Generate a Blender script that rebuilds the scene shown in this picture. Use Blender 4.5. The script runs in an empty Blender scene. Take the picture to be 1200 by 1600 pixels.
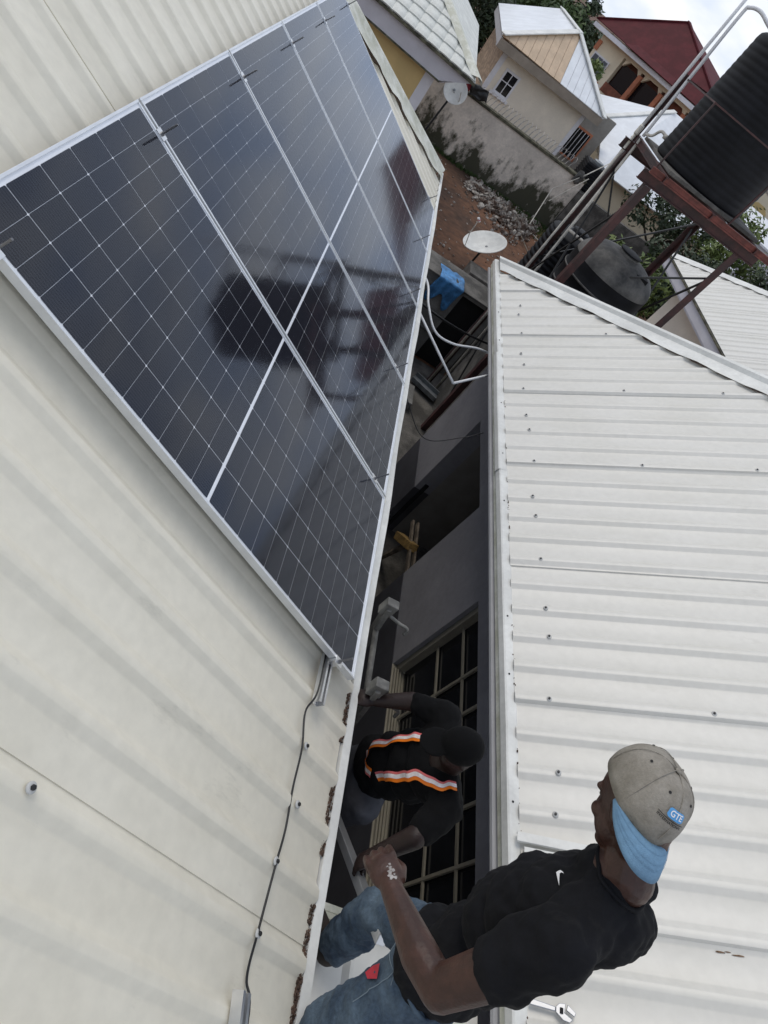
import bpy, bmesh, math, random
from mathutils import Vector as V, Matrix, noise
random.seed(7)
SC = bpy.context.scene
COL = SC.collection
R = math.radians

# ------------------------------------------------------------------ camera
cd = bpy.data.cameras.new('camera')
cam = bpy.data.objects.new('camera', cd)
COL.objects.link(cam)
SC.camera = cam
CAMP = V((0.7901, -1.4914, 5.9067))
cx, cy, cz = V((0.84329, 0.14573, 0.51732)), V((-0.48143, 0.63272, 0.60654)), V((-0.23893, -0.76054, 0.60372))
m = Matrix.Identity(4)
for i in range(3):
    m[i][0], m[i][1], m[i][2], m[i][3] = cx[i], cy[i], cz[i], CAMP[i]
cam.matrix_world = m
cd.sensor_fit = 'VERTICAL'
cd.sensor_height = 36.0
cd.lens = 1005.86 / 1600 * 36
cd.shift_x = (600 - 567.55) / 1600
cd.shift_y = -(800 - 693.4) / 1600
cd.clip_start = 0.02
cd.clip_end = 3000

# ------------------------------------------------------------------ sky, sun, exposure
SUN_EL, SUN_AZ = 57, -42          # azimuth measured from +Y towards +X
w = bpy.data.worlds.new('World')
SC.world = w
w.use_nodes = True
nt = w.node_tree
nt.nodes.clear()
N = nt.nodes.new
out = N('ShaderNodeOutputWorld')
bg = N('ShaderNodeBackground')
bg.inputs[1].default_value = 0.1
sky = N('ShaderNodeTexSky')
sky.sky_type = 'NISHITA'
sky.sun_disc = False
sky.sun_elevation = R(SUN_EL)
sky.sun_rotation = R(SUN_AZ)
sky.air_density = 1.0
sky.dust_density = 1.5
tc = N('ShaderNodeTexCoord')
mp = N('ShaderNodeMapping')
mp.inputs['Scale'].default_value = (1, 1, 2.2)
mp.inputs['Location'].default_value = (1.35, 0.6, 0.2)
nz = N('ShaderNodeTexNoise')
nz.inputs['Scale'].default_value = 2.1
nz.inputs['Detail'].default_value = 7
nz.inputs['Roughness'].default_value = 0.55
rp = N('ShaderNodeValToRGB')
rp.color_ramp.elements[0].position = 0.40
rp.color_ramp.elements[1].position = 0.56
rp.color_ramp.elements[0].color = (.18, .18, .18, 1)
rp.color_ramp.elements[1].color = (1, 1, 1, 1)
nz2 = N('ShaderNodeTexNoise')
nz2.inputs['Scale'].default_value = 6.5
nz2.inputs['Detail'].default_value = 5
rp2 = N('ShaderNodeValToRGB')
rp2.color_ramp.elements[0].position = 0.3
rp2.color_ramp.elements[1].position = 0.7
rp2.color_ramp.elements[0].color = (4.9, 6.0, 8.0, 1)
rp2.color_ramp.elements[1].color = (9.8, 9.75, 9.6, 1)
mx = N('ShaderNodeMix')
mx.data_type = 'RGBA'
L = nt.links.new
L(tc.outputs['Generated'], mp.inputs[0])
L(mp.outputs[0], nz.inputs['Vector'])
L(mp.outputs[0], nz2.inputs['Vector'])
# cloud cover thickens towards the horizon, as a broken layer does when seen edge on
sx = N('ShaderNodeSeparateXYZ')
L(tc.outputs['Generated'], sx.inputs[0])
ab = N('ShaderNodeMath'); ab.operation = 'ABSOLUTE'
L(sx.outputs['Z'], ab.inputs[0])
hz = N('ShaderNodeMapRange')
hz.inputs[1].default_value = 0.0; hz.inputs[2].default_value = 0.55
hz.inputs[3].default_value = 0.20; hz.inputs[4].default_value = -0.02
L(ab.outputs[0], hz.inputs[0])
sm_ = N('ShaderNodeMath')
L(nz.outputs[0], sm_.inputs[0]); L(hz.outputs[0], sm_.inputs[1])
L(sm_.outputs[0], rp.inputs[0])
L(nz2.outputs[0], rp2.inputs[0])
L(rp.outputs[0], mx.inputs[0])
L(sky.outputs[0], mx.inputs[6])
L(rp2.outputs[0], mx.inputs[7])
L(mx.outputs[2], bg.inputs[0])
L(bg.outputs[0], out.inputs[0])

sl = bpy.data.lights.new('sun', 'SUN')
sun = bpy.data.objects.new('sun', sl)
COL.objects.link(sun)
sl.energy = 0.9
sl.angle = R(26)
sl.color = (1, .94, .84)
sd = V((math.sin(R(SUN_AZ)) * math.cos(R(SUN_EL)), math.cos(R(SUN_AZ)) * math.cos(R(SUN_EL)), math.sin(R(SUN_EL))))
sun.rotation_euler = sd.to_track_quat('Z', 'Y').to_euler()
sun.location = (0, 0, 30)
vs = SC.view_settings
vs.view_transform = 'Standard'
vs.look = 'None'
vs.gamma = 1
vs.use_curve_mapping = False
vs.exposure = 0.24

# ------------------------------------------------------------------ helpers
PINV = {}


def link(o, parent=None):
    COL.objects.link(o)
    if parent is not None:
        o.parent = parent
        o.matrix_parent_inverse = PINV.get(parent, Matrix.Identity(4))
    return o


def empty(name, loc, label=None, cat=None, group=None, kind=None):
    o = bpy.data.objects.new(name, None)
    o.empty_display_size = .1
    COL.objects.link(o)
    o.location = loc
    PINV[o] = Matrix.Translation(-V(loc))
    tag(o, label, cat, group, kind)
    return o


def tag(o, label=None, cat=None, group=None, kind=None):
    if label: o['label'] = label
    if cat: o['category'] = cat
    if group: o['group'] = group
    if kind: o['kind'] = kind
    return o


class MB:
    def __init__(s):
        s.v = []; s.f = []

    def add(s, vs_, fs):
        b = len(s.v)
        s.v += [tuple(x) for x in vs_]
        s.f += [tuple(i + b for i in f) for f in fs]
        return s

    def quad(s, a, b, c, d):
        return s.add([a, b, c, d], [(0, 1, 2, 3)])

    def poly(s, pts):
        return s.add(pts, [tuple(range(len(pts)))])

    def box(s, lo, hi):
        (a, b, c), (d, e, f) = lo, hi
        return s.hexa([(a, b, c), (d, b, c), (d, e, c), (a, e, c), (a, b, f), (d, b, f), (d, e, f), (a, e, f)])

    def hexa(s, p):
        return s.add(p, [(0, 3, 2, 1), (4, 5, 6, 7), (0, 1, 5, 4), (1, 2, 6, 5), (2, 3, 7, 6), (3, 0, 4, 7)])

    def obox(s, c, ax, ay, az):
        c, ax, ay, az = V(c), V(ax) / 2, V(ay) / 2, V(az) / 2
        return s.hexa([c - ax - ay - az, c + ax - ay - az, c + ax + ay - az, c - ax + ay - az,
                       c - ax - ay + az, c + ax - ay + az, c + ax + ay + az, c - ax + ay + az])

    def bar(s, p, q, wd, h, up=(0, 0, 1)):
        p, q = V(p), V(q)
        d = q - p
        up = V(up)
        sd_ = d.cross(up)
        if sd_.length < 1e-6: sd_ = d.cross(V((1, 0, 0)))
        sd_.normalize()
        u = sd_.cross(d).normalized()
        return s.obox((p + q) / 2, d, sd_ * wd, u * h)

    def slab(s, pts, th, n=None):
        pts = [V(p) for p in pts]
        if n is None:
            n = (pts[1] - pts[0]).cross(pts[2] - pts[0]).normalized()
        k = len(pts)
        lo = [p - V(n) * th for p in pts]
        return s.add(pts + lo, [tuple(range(k)), tuple(range(2 * k - 1, k - 1, -1))] +
                     [(i, i + k, (i + 1) % k + k, (i + 1) % k) for i in range(k)])

    def tube(s, pts, r, seg=8, cap=True):
        pts = [V(p) for p in pts]
        n = len(pts)
        rs = r if isinstance(r, (list, tuple)) else [r] * n
        prev = None
        vs_ = []
        for i, p in enumerate(pts):
            t = (pts[min(i + 1, n - 1)] - pts[max(i - 1, 0)]).normalized()
            if prev is None:
                a = t.cross(V((0, 0, 1)))
                if a.length < 1e-3: a = t.cross(V((1, 0, 0)))
            else:
                a = prev - t * prev.dot(t)
            a.normalize()
            prev = a
            b = t.cross(a)
            for k in range(seg):
                an = 2 * math.pi * k / seg
                vs_.append(p + (a * math.cos(an) + b * math.sin(an)) * rs[i])
        fs = [(i * seg + k, i * seg + (k + 1) % seg, (i + 1) * seg + (k + 1) % seg, (i + 1) * seg + k)
              for i in range(n - 1) for k in range(seg)]
        if cap:
            fs += [tuple(range(seg))[::-1], tuple(range((n - 1) * seg, n * seg))]
        return s.add(vs_, fs)

    def lathe(s, prof, c, seg=32, axis=(0, 0, 1), sx=(1, 0, 0)):
        az = V(axis).normalized()
        ax = V(sx)
        ax = (ax - az * ax.dot(az)).normalized()
        ay = az.cross(ax)
        c = V(c)
        vs_ = [c + (ax * math.cos(2 * math.pi * k / seg) + ay * math.sin(2 * math.pi * k / seg)) * r + az * z
               for r, z in prof for k in range(seg)]
        n = len(prof)
        fs = [(i * seg + k, i * seg + (k + 1) % seg, (i + 1) * seg + (k + 1) % seg, (i + 1) * seg + k)
              for i in range(n - 1) for k in range(seg)]
        fs += [tuple(range(seg))[::-1], tuple(range((n - 1) * seg, n * seg))]
        return s.add(vs_, fs)

    def mesh(s, name, mat, smooth=False):
        me = bpy.data.meshes.new(name)
        me.from_pydata(s.v, [], s.f)
        me.validate()
        if mat: me.materials.append(mat)
        if smooth:
            me.polygons.foreach_set('use_smooth', [True] * len(me.polygons))
        return me

    def build(s, name, mat, parent=None, smooth=False, bevel=0, auto=None):
        me = s.mesh(name, mat, smooth)
        if bevel or smooth:
            bm = bmesh.new(); bm.from_mesh(me)
            bmesh.ops.recalc_face_normals(bm, faces=bm.faces)
            bm.to_mesh(me); bm.free()
        o = link(bpy.data.objects.new(name, me), parent)
        if bevel:
            b = o.modifiers.new('bevel', 'BEVEL')
            b.width = bevel; b.segments = 2; b.limit_method = 'ANGLE'
        if smooth and auto:
            me.set_sharp_from_angle(angle=R(auto))
        return o


def inst(name, me, M, parent):
    o = bpy.data.objects.new(name, me)
    COL.objects.link(o)
    o.matrix_basis = M
    if parent is not None:
        o.parent = parent
        o.matrix_parent_inverse = PINV.get(parent, Matrix.Identity(4))
    return o


def spline(pts, n=10):
    pts = [V(p) for p in pts]
    P = [pts[0] * 2 - pts[1]] + pts + [pts[-1] * 2 - pts[-2]]
    o = []
    for i in range(1, len(P) - 2):
        for k in range(n):
            t = k / n
            a, b, c, d = P[i - 1], P[i], P[i + 1], P[i + 2]
            o.append(.5 * ((2 * b) + (c - a) * t + (2 * a - 5 * b + 4 * c - d) * t * t + (3 * b - a - 3 * c + d) * t ** 3))
    o.append(pts[-1])
    return o


# ------------------------------------------------------------------ materials
def mat(name, col, rough=.6, metal=0, var=.12, scale=4, bump=0, bscale=60, col2=None, lo=.42, hi=.62, stretch=None,
        coat=0, spec=.5, detail=6, fine=0, scuff=0):
    m_ = bpy.data.materials.new(name)
    m_.use_nodes = True
    t = m_.node_tree
    b = t.nodes['Principled BSDF']
    b.inputs['Roughness'].default_value = rough
    b.inputs['Metallic'].default_value = metal
    b.inputs['Specular IOR Level'].default_value = spec
    if coat:
        b.inputs['Coat Weight'].default_value = coat
        b.inputs['Coat Roughness'].default_value = .08
    ln = t.links.new
    co = t.nodes.new('ShaderNodeTexCoord')
    mp_ = t.nodes.new('ShaderNodeMapping')
    if stretch: mp_.inputs['Scale'].default_value = stretch
    ln(co.outputs['Object'], mp_.inputs[0])
    n = t.nodes.new('ShaderNodeTexNoise')
    n.inputs['Scale'].default_value = scale
    n.inputs['Detail'].default_value = detail
    n.inputs['Roughness'].default_value = .62
    ln(mp_.outputs[0], n.inputs['Vector'])
    r_ = t.nodes.new('ShaderNodeValToRGB')
    e = r_.color_ramp.elements
    e[0].position, e[1].position = lo, hi
    c1 = tuple(col) + (1,)
    if col2 is None:
        col2 = [x * (1 - 2 * var) for x in col]
    e[0].color = tuple(col2) + (1,)
    e[1].color = c1
    ln(n.outputs[0], r_.inputs[0])
    last = r_.outputs[0]
    if fine:
        n3 = t.nodes.new('ShaderNodeTexNoise')
        n3.inputs['Scale'].default_value = scale * 14
        n3.inputs['Detail'].default_value = 4
        ln(co.outputs['Object'], n3.inputs['Vector'])
        r3 = t.nodes.new('ShaderNodeMapRange')
        r3.inputs[1].default_value = .3; r3.inputs[2].default_value = .7
        r3.inputs[3].default_value = 1 - fine; r3.inputs[4].default_value = 1 + fine * .5
        ln(n3.outputs[0], r3.inputs[0])
        mm = t.nodes.new('ShaderNodeVectorMath')
        mm.operation = 'MULTIPLY'
        ln(last, mm.inputs[0]); ln(r3.outputs[0], mm.inputs[1])
        last = mm.outputs[0]
    if scuff:
        n4 = t.nodes.new('ShaderNodeTexNoise')
        n4.inputs['Scale'].default_value = 5.5
        n4.inputs['Detail'].default_value = 8
        n4.inputs['Roughness'].default_value = .72
        m4 = t.nodes.new('ShaderNodeMapping'); m4.inputs['Scale'].default_value = (.55, 1.7, .55)
        ln(co.outputs['Object'], m4.inputs[0]); ln(m4.outputs[0], n4.inputs['Vector'])
        r4 = t.nodes.new('ShaderNodeMapRange')
        r4.inputs[1].default_value = .60; r4.inputs[2].default_value = .74
        r4.inputs[3].default_value = 0; r4.inputs[4].default_value = scuff
        ln(n4.outputs[0], r4.inputs[0])
        x4 = t.nodes.new('ShaderNodeMix'); x4.data_type = 'RGBA'
        x4.inputs[7].default_value = (.36, .34, .28, 1)
        ln(r4.outputs[0], x4.inputs[0]); ln(last, x4.inputs[6])
        last = x4.outputs[2]
    ln(last, b.inputs['Base Color'])
    if bump:
        n2 = t.nodes.new('ShaderNodeTexNoise')
        n2.inputs['Scale'].default_value = bscale
        n2.inputs['Detail'].default_value = 5
        ln(mp_.outputs[0] if stretch else co.outputs['Object'], n2.inputs['Vector'])
        bp = t.nodes.new('ShaderNodeBump')
        bp.inputs['Strength'].default_value = bump
        bp.inputs['Distance'].default_value = .02
        ln(n2.outputs[0], bp.inputs['Height'])
        ln(bp.outputs[0], b.inputs['Normal'])
    return m_


M = {}
M['roofL'] = mat('roof_cream', (.75, .71, .60), .34, var=.06, scale=1.6, stretch=(1.0, 2.2, 1), col2=(.705, .665, .555), lo=.35, hi=.6, fine=.05, spec=.35, scuff=.35)
M['roofR'] = mat('roof_white', (.72, .70, .645), .34, var=.05, scale=1.6, stretch=(1.0, 2.2, 1), col2=(.685, .665, .605), lo=.35, hi=.6, fine=.04, spec=.35, scuff=.22)
M['flash'] = mat('flashing_white', (.78, .78, .74), .45, var=.08, scale=3, fine=.06)
M['flash_old'] = mat('flashing_aged', (.72, .72, .64), .5, var=.15, scale=5, fine=.1, col2=(.52, .52, .42))
M['alu'] = mat('aluminium', (.72, .73, .74), .32, metal=.85, var=.05, scale=10)
M['frame'] = mat('panel_frame', (.74, .76, .78), .35, metal=.55, var=.04, scale=8)
M['backsheet'] = mat('backsheet', (.80, .82, .86), .5, var=.03)
M['steelbolt'] = mat('bolt_steel', (.22, .22, .23), .4, metal=.8, var=.1)
M['rubber'] = mat('black_rubber', (.02, .02, .02), .5, var=.2)
M['cable'] = mat('black_cable', (.012, .012, .013), .45, var=.2)
M['pvc'] = mat('white_pvc', (.80, .80, .80), .35, var=.06, scale=6)
M['pvc_old'] = mat('aged_pvc', (.66, .62, .54), .45, var=.16, scale=6)
M['washer'] = mat('washer', (.58, .58, .56), .5, var=.1)
M['mud'] = mat('dried_mud', (.14, .085, .06), .95, var=.3, scale=30, bump=.6, bscale=120)
M['wall_grey'] = mat('painted_wall_grey', (.30, .295, .315), .75, var=.09, scale=1.3, bump=.12, bscale=90, fine=.07, scuff=.3)
M['dado'] = mat('painted_dado_dark', (.065, .065, .075), .6, var=.12, scale=3, bump=.1, bscale=90)
M['wall_in'] = mat('inner_wall', (.30, .28, .25), .8, var=.1, scale=3)
M['wframe'] = mat('window_frame_tan', (.31, .285, .225), .45, var=.06, scale=10)
M['soffit'] = mat('soffit', (.45, .45, .46), .7, var=.06)
M['dark'] = mat('painted_shade', (.015, .015, .015), .9, var=.1)  # near-black colour standing in for shade in the jamb slot and shed doorway
M['wood_y'] = mat('yellow_wood', (.34, .21, .065), .7, var=.25, scale=9, stretch=(1, 6, 1))
M['wood'] = mat('grey_wood', (.20, .16, .12), .8, var=.25, scale=9)
M['earth'] = mat('red_earth', (.165, .074, .036), .95, scale=.35, col2=(.070, .037, .022), lo=.36, hi=.62, bump=.7, bscale=6, fine=.4)
M['concrete'] = mat('concrete', (.27, .265, .25), .9, var=.22, scale=2.5, bump=.3, bscale=40, fine=.15)
M['concrete_d'] = mat('dark_concrete', (.15, .14, .125), .9, var=.3, scale=2.5, bump=.3, bscale=40, fine=.2)
M['red_steel'] = mat('red_oxide_steel', (.075, .025, .023), .6, var=.25, scale=7, fine=.2, col2=(.035, .016, .015))
M['orange_steel'] = mat('orange_oxide_steel', (.20, .05, .035), .6, var=.25, scale=7, fine=.2)
M['tank'] = mat('black_polytank', (.0095, .010, .0125), .62, spec=.22, var=.25, scale=3, fine=.15)
M['tank_dusty'] = mat('dusty_polytank', (.15, .142, .13), .7, var=.3, scale=2.2, fine=.15, col2=(.03, .03, .03), lo=.38, hi=.6)
M['dish'] = mat('dish_white', (.74, .74, .70), .5, var=.08, scale=5)
M['blue_tarp'] = mat('blue_cloth', (.07, .27, .58), .6, var=.25, scale=8, bump=.3, bscale=30)
M['yellow_wall'] = mat('yellow_wall', (.64, .47, .21), .8, var=.05, scale=2, bump=.08, bscale=60)
M['lav'] = mat('lavender_soffit', (.60, .59, .63), .7, var=.05, scale=2)
M['white_paint'] = mat('white_paint', (.74, .73, .76), .6, var=.05)
M['tile_white'] = mat('stone_coat_tile', (.70, .71, .66), .6, var=.10, scale=5, fine=.08)
M['house_b'] = mat('cream_plaster', (.84, .76, .64), .85, var=.05, scale=1.4, bump=.08, bscale=40, fine=.04)
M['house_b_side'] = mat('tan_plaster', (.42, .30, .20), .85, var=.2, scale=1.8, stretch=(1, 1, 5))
M['roof_tan'] = mat('tan_metal_roof', (.62, .46, .31), .5, var=.08, scale=2.5, fine=.06)
M['roof_w'] = mat('bright_metal_roof', (.80, .82, .84), .4, var=.05, scale=2)
M['roof_red'] = mat('maroon_roof', (.105, .017, .022), .7, spec=.2, var=.14, scale=1.5, fine=.08)
M['cream_far'] = mat('far_cream_wall', (.78, .69, .52), .8, var=.05, scale=1)
M['orange_far'] = mat('orange_paint', (.52, .19, .10), .7, var=.12, scale=2)
M['brown_far'] = mat('brown_inner_wall', (.25, .085, .05), .8, var=.2, scale=2)
M['glass_d'] = mat('dark_glass', (.012, .013, .016), .08, var=.05, spec=.6)
M['glass_far'] = mat('far_window_glass', (.14, .16, .19), .15, var=.2)
M['leaf'] = mat('leaf_green', (.075, .12, .028), .6, scale=1.2, col2=(.028, .055, .014), lo=.35, hi=.65)
M['leaf_l'] = mat('leaf_light', (.16, .20, .05), .6, scale=1.5, col2=(.06, .10, .022), lo=.35, hi=.65)
M['leaf_d'] = mat('leaf_dark', (.035, .058, .018), .6, scale=1.2, col2=(.014, .026, .009), lo=.35, hi=.65)
M['bark'] = mat('bark', (.07, .05, .035), .9, var=.3, scale=8)
M['stone'] = mat('rubble_stone', (.40, .37, .33), .9, scale=3.1, col2=(.085, .055, .04), lo=.42, hi=.6, detail=2)
M['grass'] = mat('grass', (.06, .11, .02), .8, var=.3, scale=4)
M['skin'] = mat('skin', (.066, .029, .020), .42, var=.2, scale=14, bump=.12, bscale=120, spec=.4)
M['skin_d'] = mat('skin_dark', (.020, .009, .007), .5, var=.12, scale=14, bump=.12, bscale=120, spec=.4)
M['shirt'] = mat('black_tshirt', (.0048, .005, .0072), .85, var=.2, scale=9, bump=.12, bscale=260, spec=.25, fine=.15, scuff=.035)
M['shirt2'] = mat('black_workshirt', (.003, .003, .0036), .9, var=.15, scale=9, bump=.12, bscale=260, spec=.2)
M['jeans'] = mat('denim', (.105, .150, .195), .85, scale=7, col2=(.024, .046, .080), lo=.36, hi=.66, bump=.25, bscale=240, fine=.25)
M['eye'] = mat('eye_white', (.20, .17, .15), .3)
M['jeans_l'] = mat('denim_seam', (.20, .25, .29), .85)
M['cap'] = mat('stone_cotton_cap', (.30, .275, .235), .9, scale=11, col2=(.20, .18, .145), lo=.36, hi=.6, bump=.2, bscale=300, fine=.12)
M['visor'] = mat('blue_visor', (.155, .29, .43), .8, var=.12, scale=8, bump=.15, bscale=300, fine=.08)
M['patch'] = mat('blue_patch', (.10, .34, .66), .7, var=.04)
M['whitecloth'] = mat('white_thread', (.80, .80, .80), .7, var=.03)
M['blackink'] = mat('black_thread', (.012, .012, .012), .8, var=.1)
M['boot'] = mat('dark_shoe', (.03, .018, .014), .7, var=.2, scale=12)
M['orange_tape'] = mat('orange_tape', (.95, .22, .01), .5, var=.05)
M['silver_tape'] = mat('silver_tape', (.98, .90, .88), .35, var=.1, scale=30)
M['pink_tape'] = mat('pink_edge_tape', (.75, .16, .16), .5, var=.05)
M['red_print'] = mat('red_print', (.55, .03, .05), .7, var=.1)
M['sheet_grey'] = mat('galvanised', (.26, .28, .29), .45, metal=.5, var=.2, scale=6)
M['red_cloth'] = mat('red_cloth', (.25, .02, .03), .8)
M['ladder'] = mat('dirty_ladder', (.17, .165, .15), .6, var=.25, scale=14)
M['chrome'] = mat('chrome_tool', (.45, .46, .48), .35, metal=.9, var=.05)
M['dust'] = mat('cement_dust', (.45, .42, .40), .9, var=.2, scale=40)
M['razor'] = mat('razor_wire', (.42, .40, .38), .5, metal=.4, var=.15)
M['moss'] = mat('mossy_coping', (.16, .15, .10), .95, var=.35, scale=5, fine=.3)


def make_cell_mat():
    m_ = bpy.data.materials.new('solar_cell')
    m_.use_nodes = True
    t = m_.node_tree
    b = t.nodes['Principled BSDF']
    ln = t.links.new
    co = t.nodes.new('ShaderNodeTexCoord')
    sp = t.nodes.new('ShaderNodeSeparateXYZ')
    ln(co.outputs['Object'], sp.inputs[0])
    a = t.nodes.new('ShaderNodeMath'); a.operation = 'MULTIPLY'; a.inputs[1].default_value = 1 / .0114
    ln(sp.outputs['Y'], a.inputs[0])
    f_ = t.nodes.new('ShaderNodeMath'); f_.operation = 'FRACT'
    ln(a.outputs[0], f_.inputs[0])
    h_ = t.nodes.new('ShaderNodeMath'); h_.operation = 'SUBTRACT'; h_.inputs[1].default_value = .5
    ln(f_.outputs[0], h_.inputs[0])
    a2_ = t.nodes.new('ShaderNodeMath'); a2_.operation = 'ABSOLUTE'
    ln(h_.outputs[0], a2_.inputs[0])
    c = t.nodes.new('ShaderNodeMapRange'); c.interpolation_type = 'SMOOTHSTEP'
    c.inputs[1].default_value = .26; c.inputs[2].default_value = .5
    ln(a2_.outputs[0], c.inputs[0])
    oi = t.nodes.new('ShaderNodeObjectInfo')
    mr = t.nodes.new('ShaderNodeMapRange')
    mr.inputs[3].default_value = .8; mr.inputs[4].default_value = 1.2
    ln(oi.outputs['Random'], mr.inputs[0])
    vm = t.nodes.new('ShaderNodeVectorMath'); vm.operation = 'MULTIPLY'
    vm.inputs[0].default_value = (.0034, .0038, .0085)
    ln(mr.outputs[0], vm.inputs[1])
    x = t.nodes.new('ShaderNodeMix'); x.data_type = 'RGBA'
    x.inputs[7].default_value = (.026, .026, .034, 1)
    ln(c.outputs[0], x.inputs[0]); ln(vm.outputs[0], x.inputs[6])
    ln(x.outputs[2], b.inputs['Base Color'])
    b.inputs['Roughness'].default_value = .5
    b.inputs['Specular IOR Level'].default_value = .03
    return m_


def make_glass_mat(name, rough, ior=1.45):
    m_ = bpy.data.materials.new(name)
    m_.use_nodes = True
    t = m_.node_tree
    t.nodes.clear()
    o = t.nodes.new('ShaderNodeOutputMaterial')
    # the pane has one modelled face: from behind it only transmits
    fr = t.nodes.new('ShaderNodeFresnel'); fr.inputs[0].default_value = ior
    tr = t.nodes.new('ShaderNodeBsdfTransparent')
    gl = t.nodes.new('ShaderNodeBsdfGlossy'); gl.inputs[0].default_value = (.84, .90, 1, 1); gl.inputs['Roughness'].default_value = rough
    x = t.nodes.new('ShaderNodeMixShader')
    ln = t.links.new
    ge = t.nodes.new('ShaderNodeNewGeometry')
    sb = t.nodes.new('ShaderNodeMath'); sb.operation = 'SUBTRACT'; sb.inputs[0].default_value = 1
    ml = t.nodes.new('ShaderNodeMath'); ml.operation = 'MULTIPLY'
    ln(ge.outputs['Backfacing'], sb.inputs[1]); ln(fr.outputs[0], ml.inputs[0]); ln(sb.outputs[0], ml.inputs[1])
    ln(ml.outputs[0], x.inputs[0]); ln(tr.outputs[0], x.inputs[1]); ln(gl.outputs[0], x.inputs[2])
    ln(x.outputs[0], o.inputs[0])
    return m_


M['cell'] = make_cell_mat()
M['pglass'] = make_glass_mat('panel_glass', .075, 1.45)


def make_fence_mat():
    m_ = mat('stained_plaster', (.79, .71, .62), .9, var=.12, scale=1.2, bump=.3, bscale=30, fine=.1)
    t = m_.node_tree
    b = t.nodes['Principled BSDF']
    ln = t.links.new
    src = b.inputs['Base Color'].links[0].from_socket
    co = t.nodes.new('ShaderNodeTexCoord')
    mp_ = t.nodes.new('ShaderNodeMapping'); mp_.inputs['Scale'].default_value = (1.6, 1, .9)
    ln(co.outputs['Object'], mp_.inputs[0])
    n = t.nodes.new('ShaderNodeTexNoise'); n.inputs['Scale'].default_value = 1.1; n.inputs['Detail'].default_value = 9; n.inputs['Roughness'].default_value = .7
    ln(mp_.outputs[0], n.inputs['Vector'])
    sp = t.nodes.new('ShaderNodeSeparateXYZ'); ln(co.outputs['Object'], sp.inputs[0])
    zz = t.nodes.new('ShaderNodeMapRange')
    zz.inputs[1].default_value = 0; zz.inputs[2].default_value = 1.8; zz.inputs[3].default_value = .26; zz.inputs[4].default_value = -.06
    ln(sp.outputs['Z'], zz.inputs[0])
    ad = t.nodes.new('ShaderNodeMath'); ln(n.outputs[0], ad.inputs[0]); ln(zz.outputs[0], ad.inputs[1])
    rp_ = t.nodes.new('ShaderNodeValToRGB')
    rp_.color_ramp.elements[0].position = .56; rp_.color_ramp.elements[1].position = .68
    ln(ad.outputs[0], rp_.inputs[0])
    x = t.nodes.new('ShaderNodeMix'); x.data_type = 'RGBA'
    x.inputs[7].default_value = (.058, .056, .036, 1)
    ln(rp_.outputs[0], x.inputs[0]); ln(src, x.inputs[6])
    ln(x.outputs[2], b.inputs['Base Color'])
    return m_


M['fence'] = make_fence_mat()
M['taupe'] = mat('taupe_fascia', (.30, .25, .20), .7, var=.1, scale=3)

# ------------------------------------------------------------------ ground
g = MB()
n_ = 90
for i in range(n_ + 1):
    for j in range(n_ + 1):
        x = -24 + 60 * i / n_; y = -14 + 60 * j / n_
        z = 0 if y < 7 else .10 * noise.noise(V((x * .5, y * .5, 0))) + .05 * noise.noise(V((x * 1.7, y * 1.7, 3)))
        g.v.append((x, y, z))
for i in range(n_):
    for j in range(n_):
        a = i * (n_ + 1) + j
        g.f.append((a, a + n_ + 1, a + n_ + 2, a + 1))
ring = [(-24, -14), (36, -14), (36, 46), (-24, 46)]
big = [(-900, -900), (900, -900), (900, 1100), (-900, 1100)]
for k in range(4):
    a, b = ring[k], ring[(k + 1) % 4]
    c, d = big[(k + 1) % 4], big[k]
    g.quad((a[0], a[1], -.02), (d[0], d[1], -.02), (c[0], c[1], -.02), (b[0], b[1], -.02))
tag(g.build('ground', M['earth'], smooth=True), kind='structure')
al_ = MB().box((1.2, -6, .0), (6.2, 8.95, .05))
tag(al_.build('alley_floor', M['concrete_d']), kind='structure')

# ------------------------------------------------------------------ left house (the one with the panels)
A_L = R(31.879)
dL = V((math.cos(A_L), 0, -math.sin(A_L)))
nL = V((math.sin(A_L), 0, math.cos(A_L)))
P0L = V((0, 0, 4.75))
EY = V((0, 1, 0))


def PL(s, y, h=0):
    return P0L + dL * s + EY * y + nL * h


A_R = R(35.686)
uR = V((math.cos(A_R), 0, math.sin(A_R)))
nR = V((-math.sin(A_R), 0, math.cos(A_R)))
P0R = V((3.05, 0, 3.284))


def PR(r_, y, h=0):
    return P0R + uR * r_ + EY * y + nR * h


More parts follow.
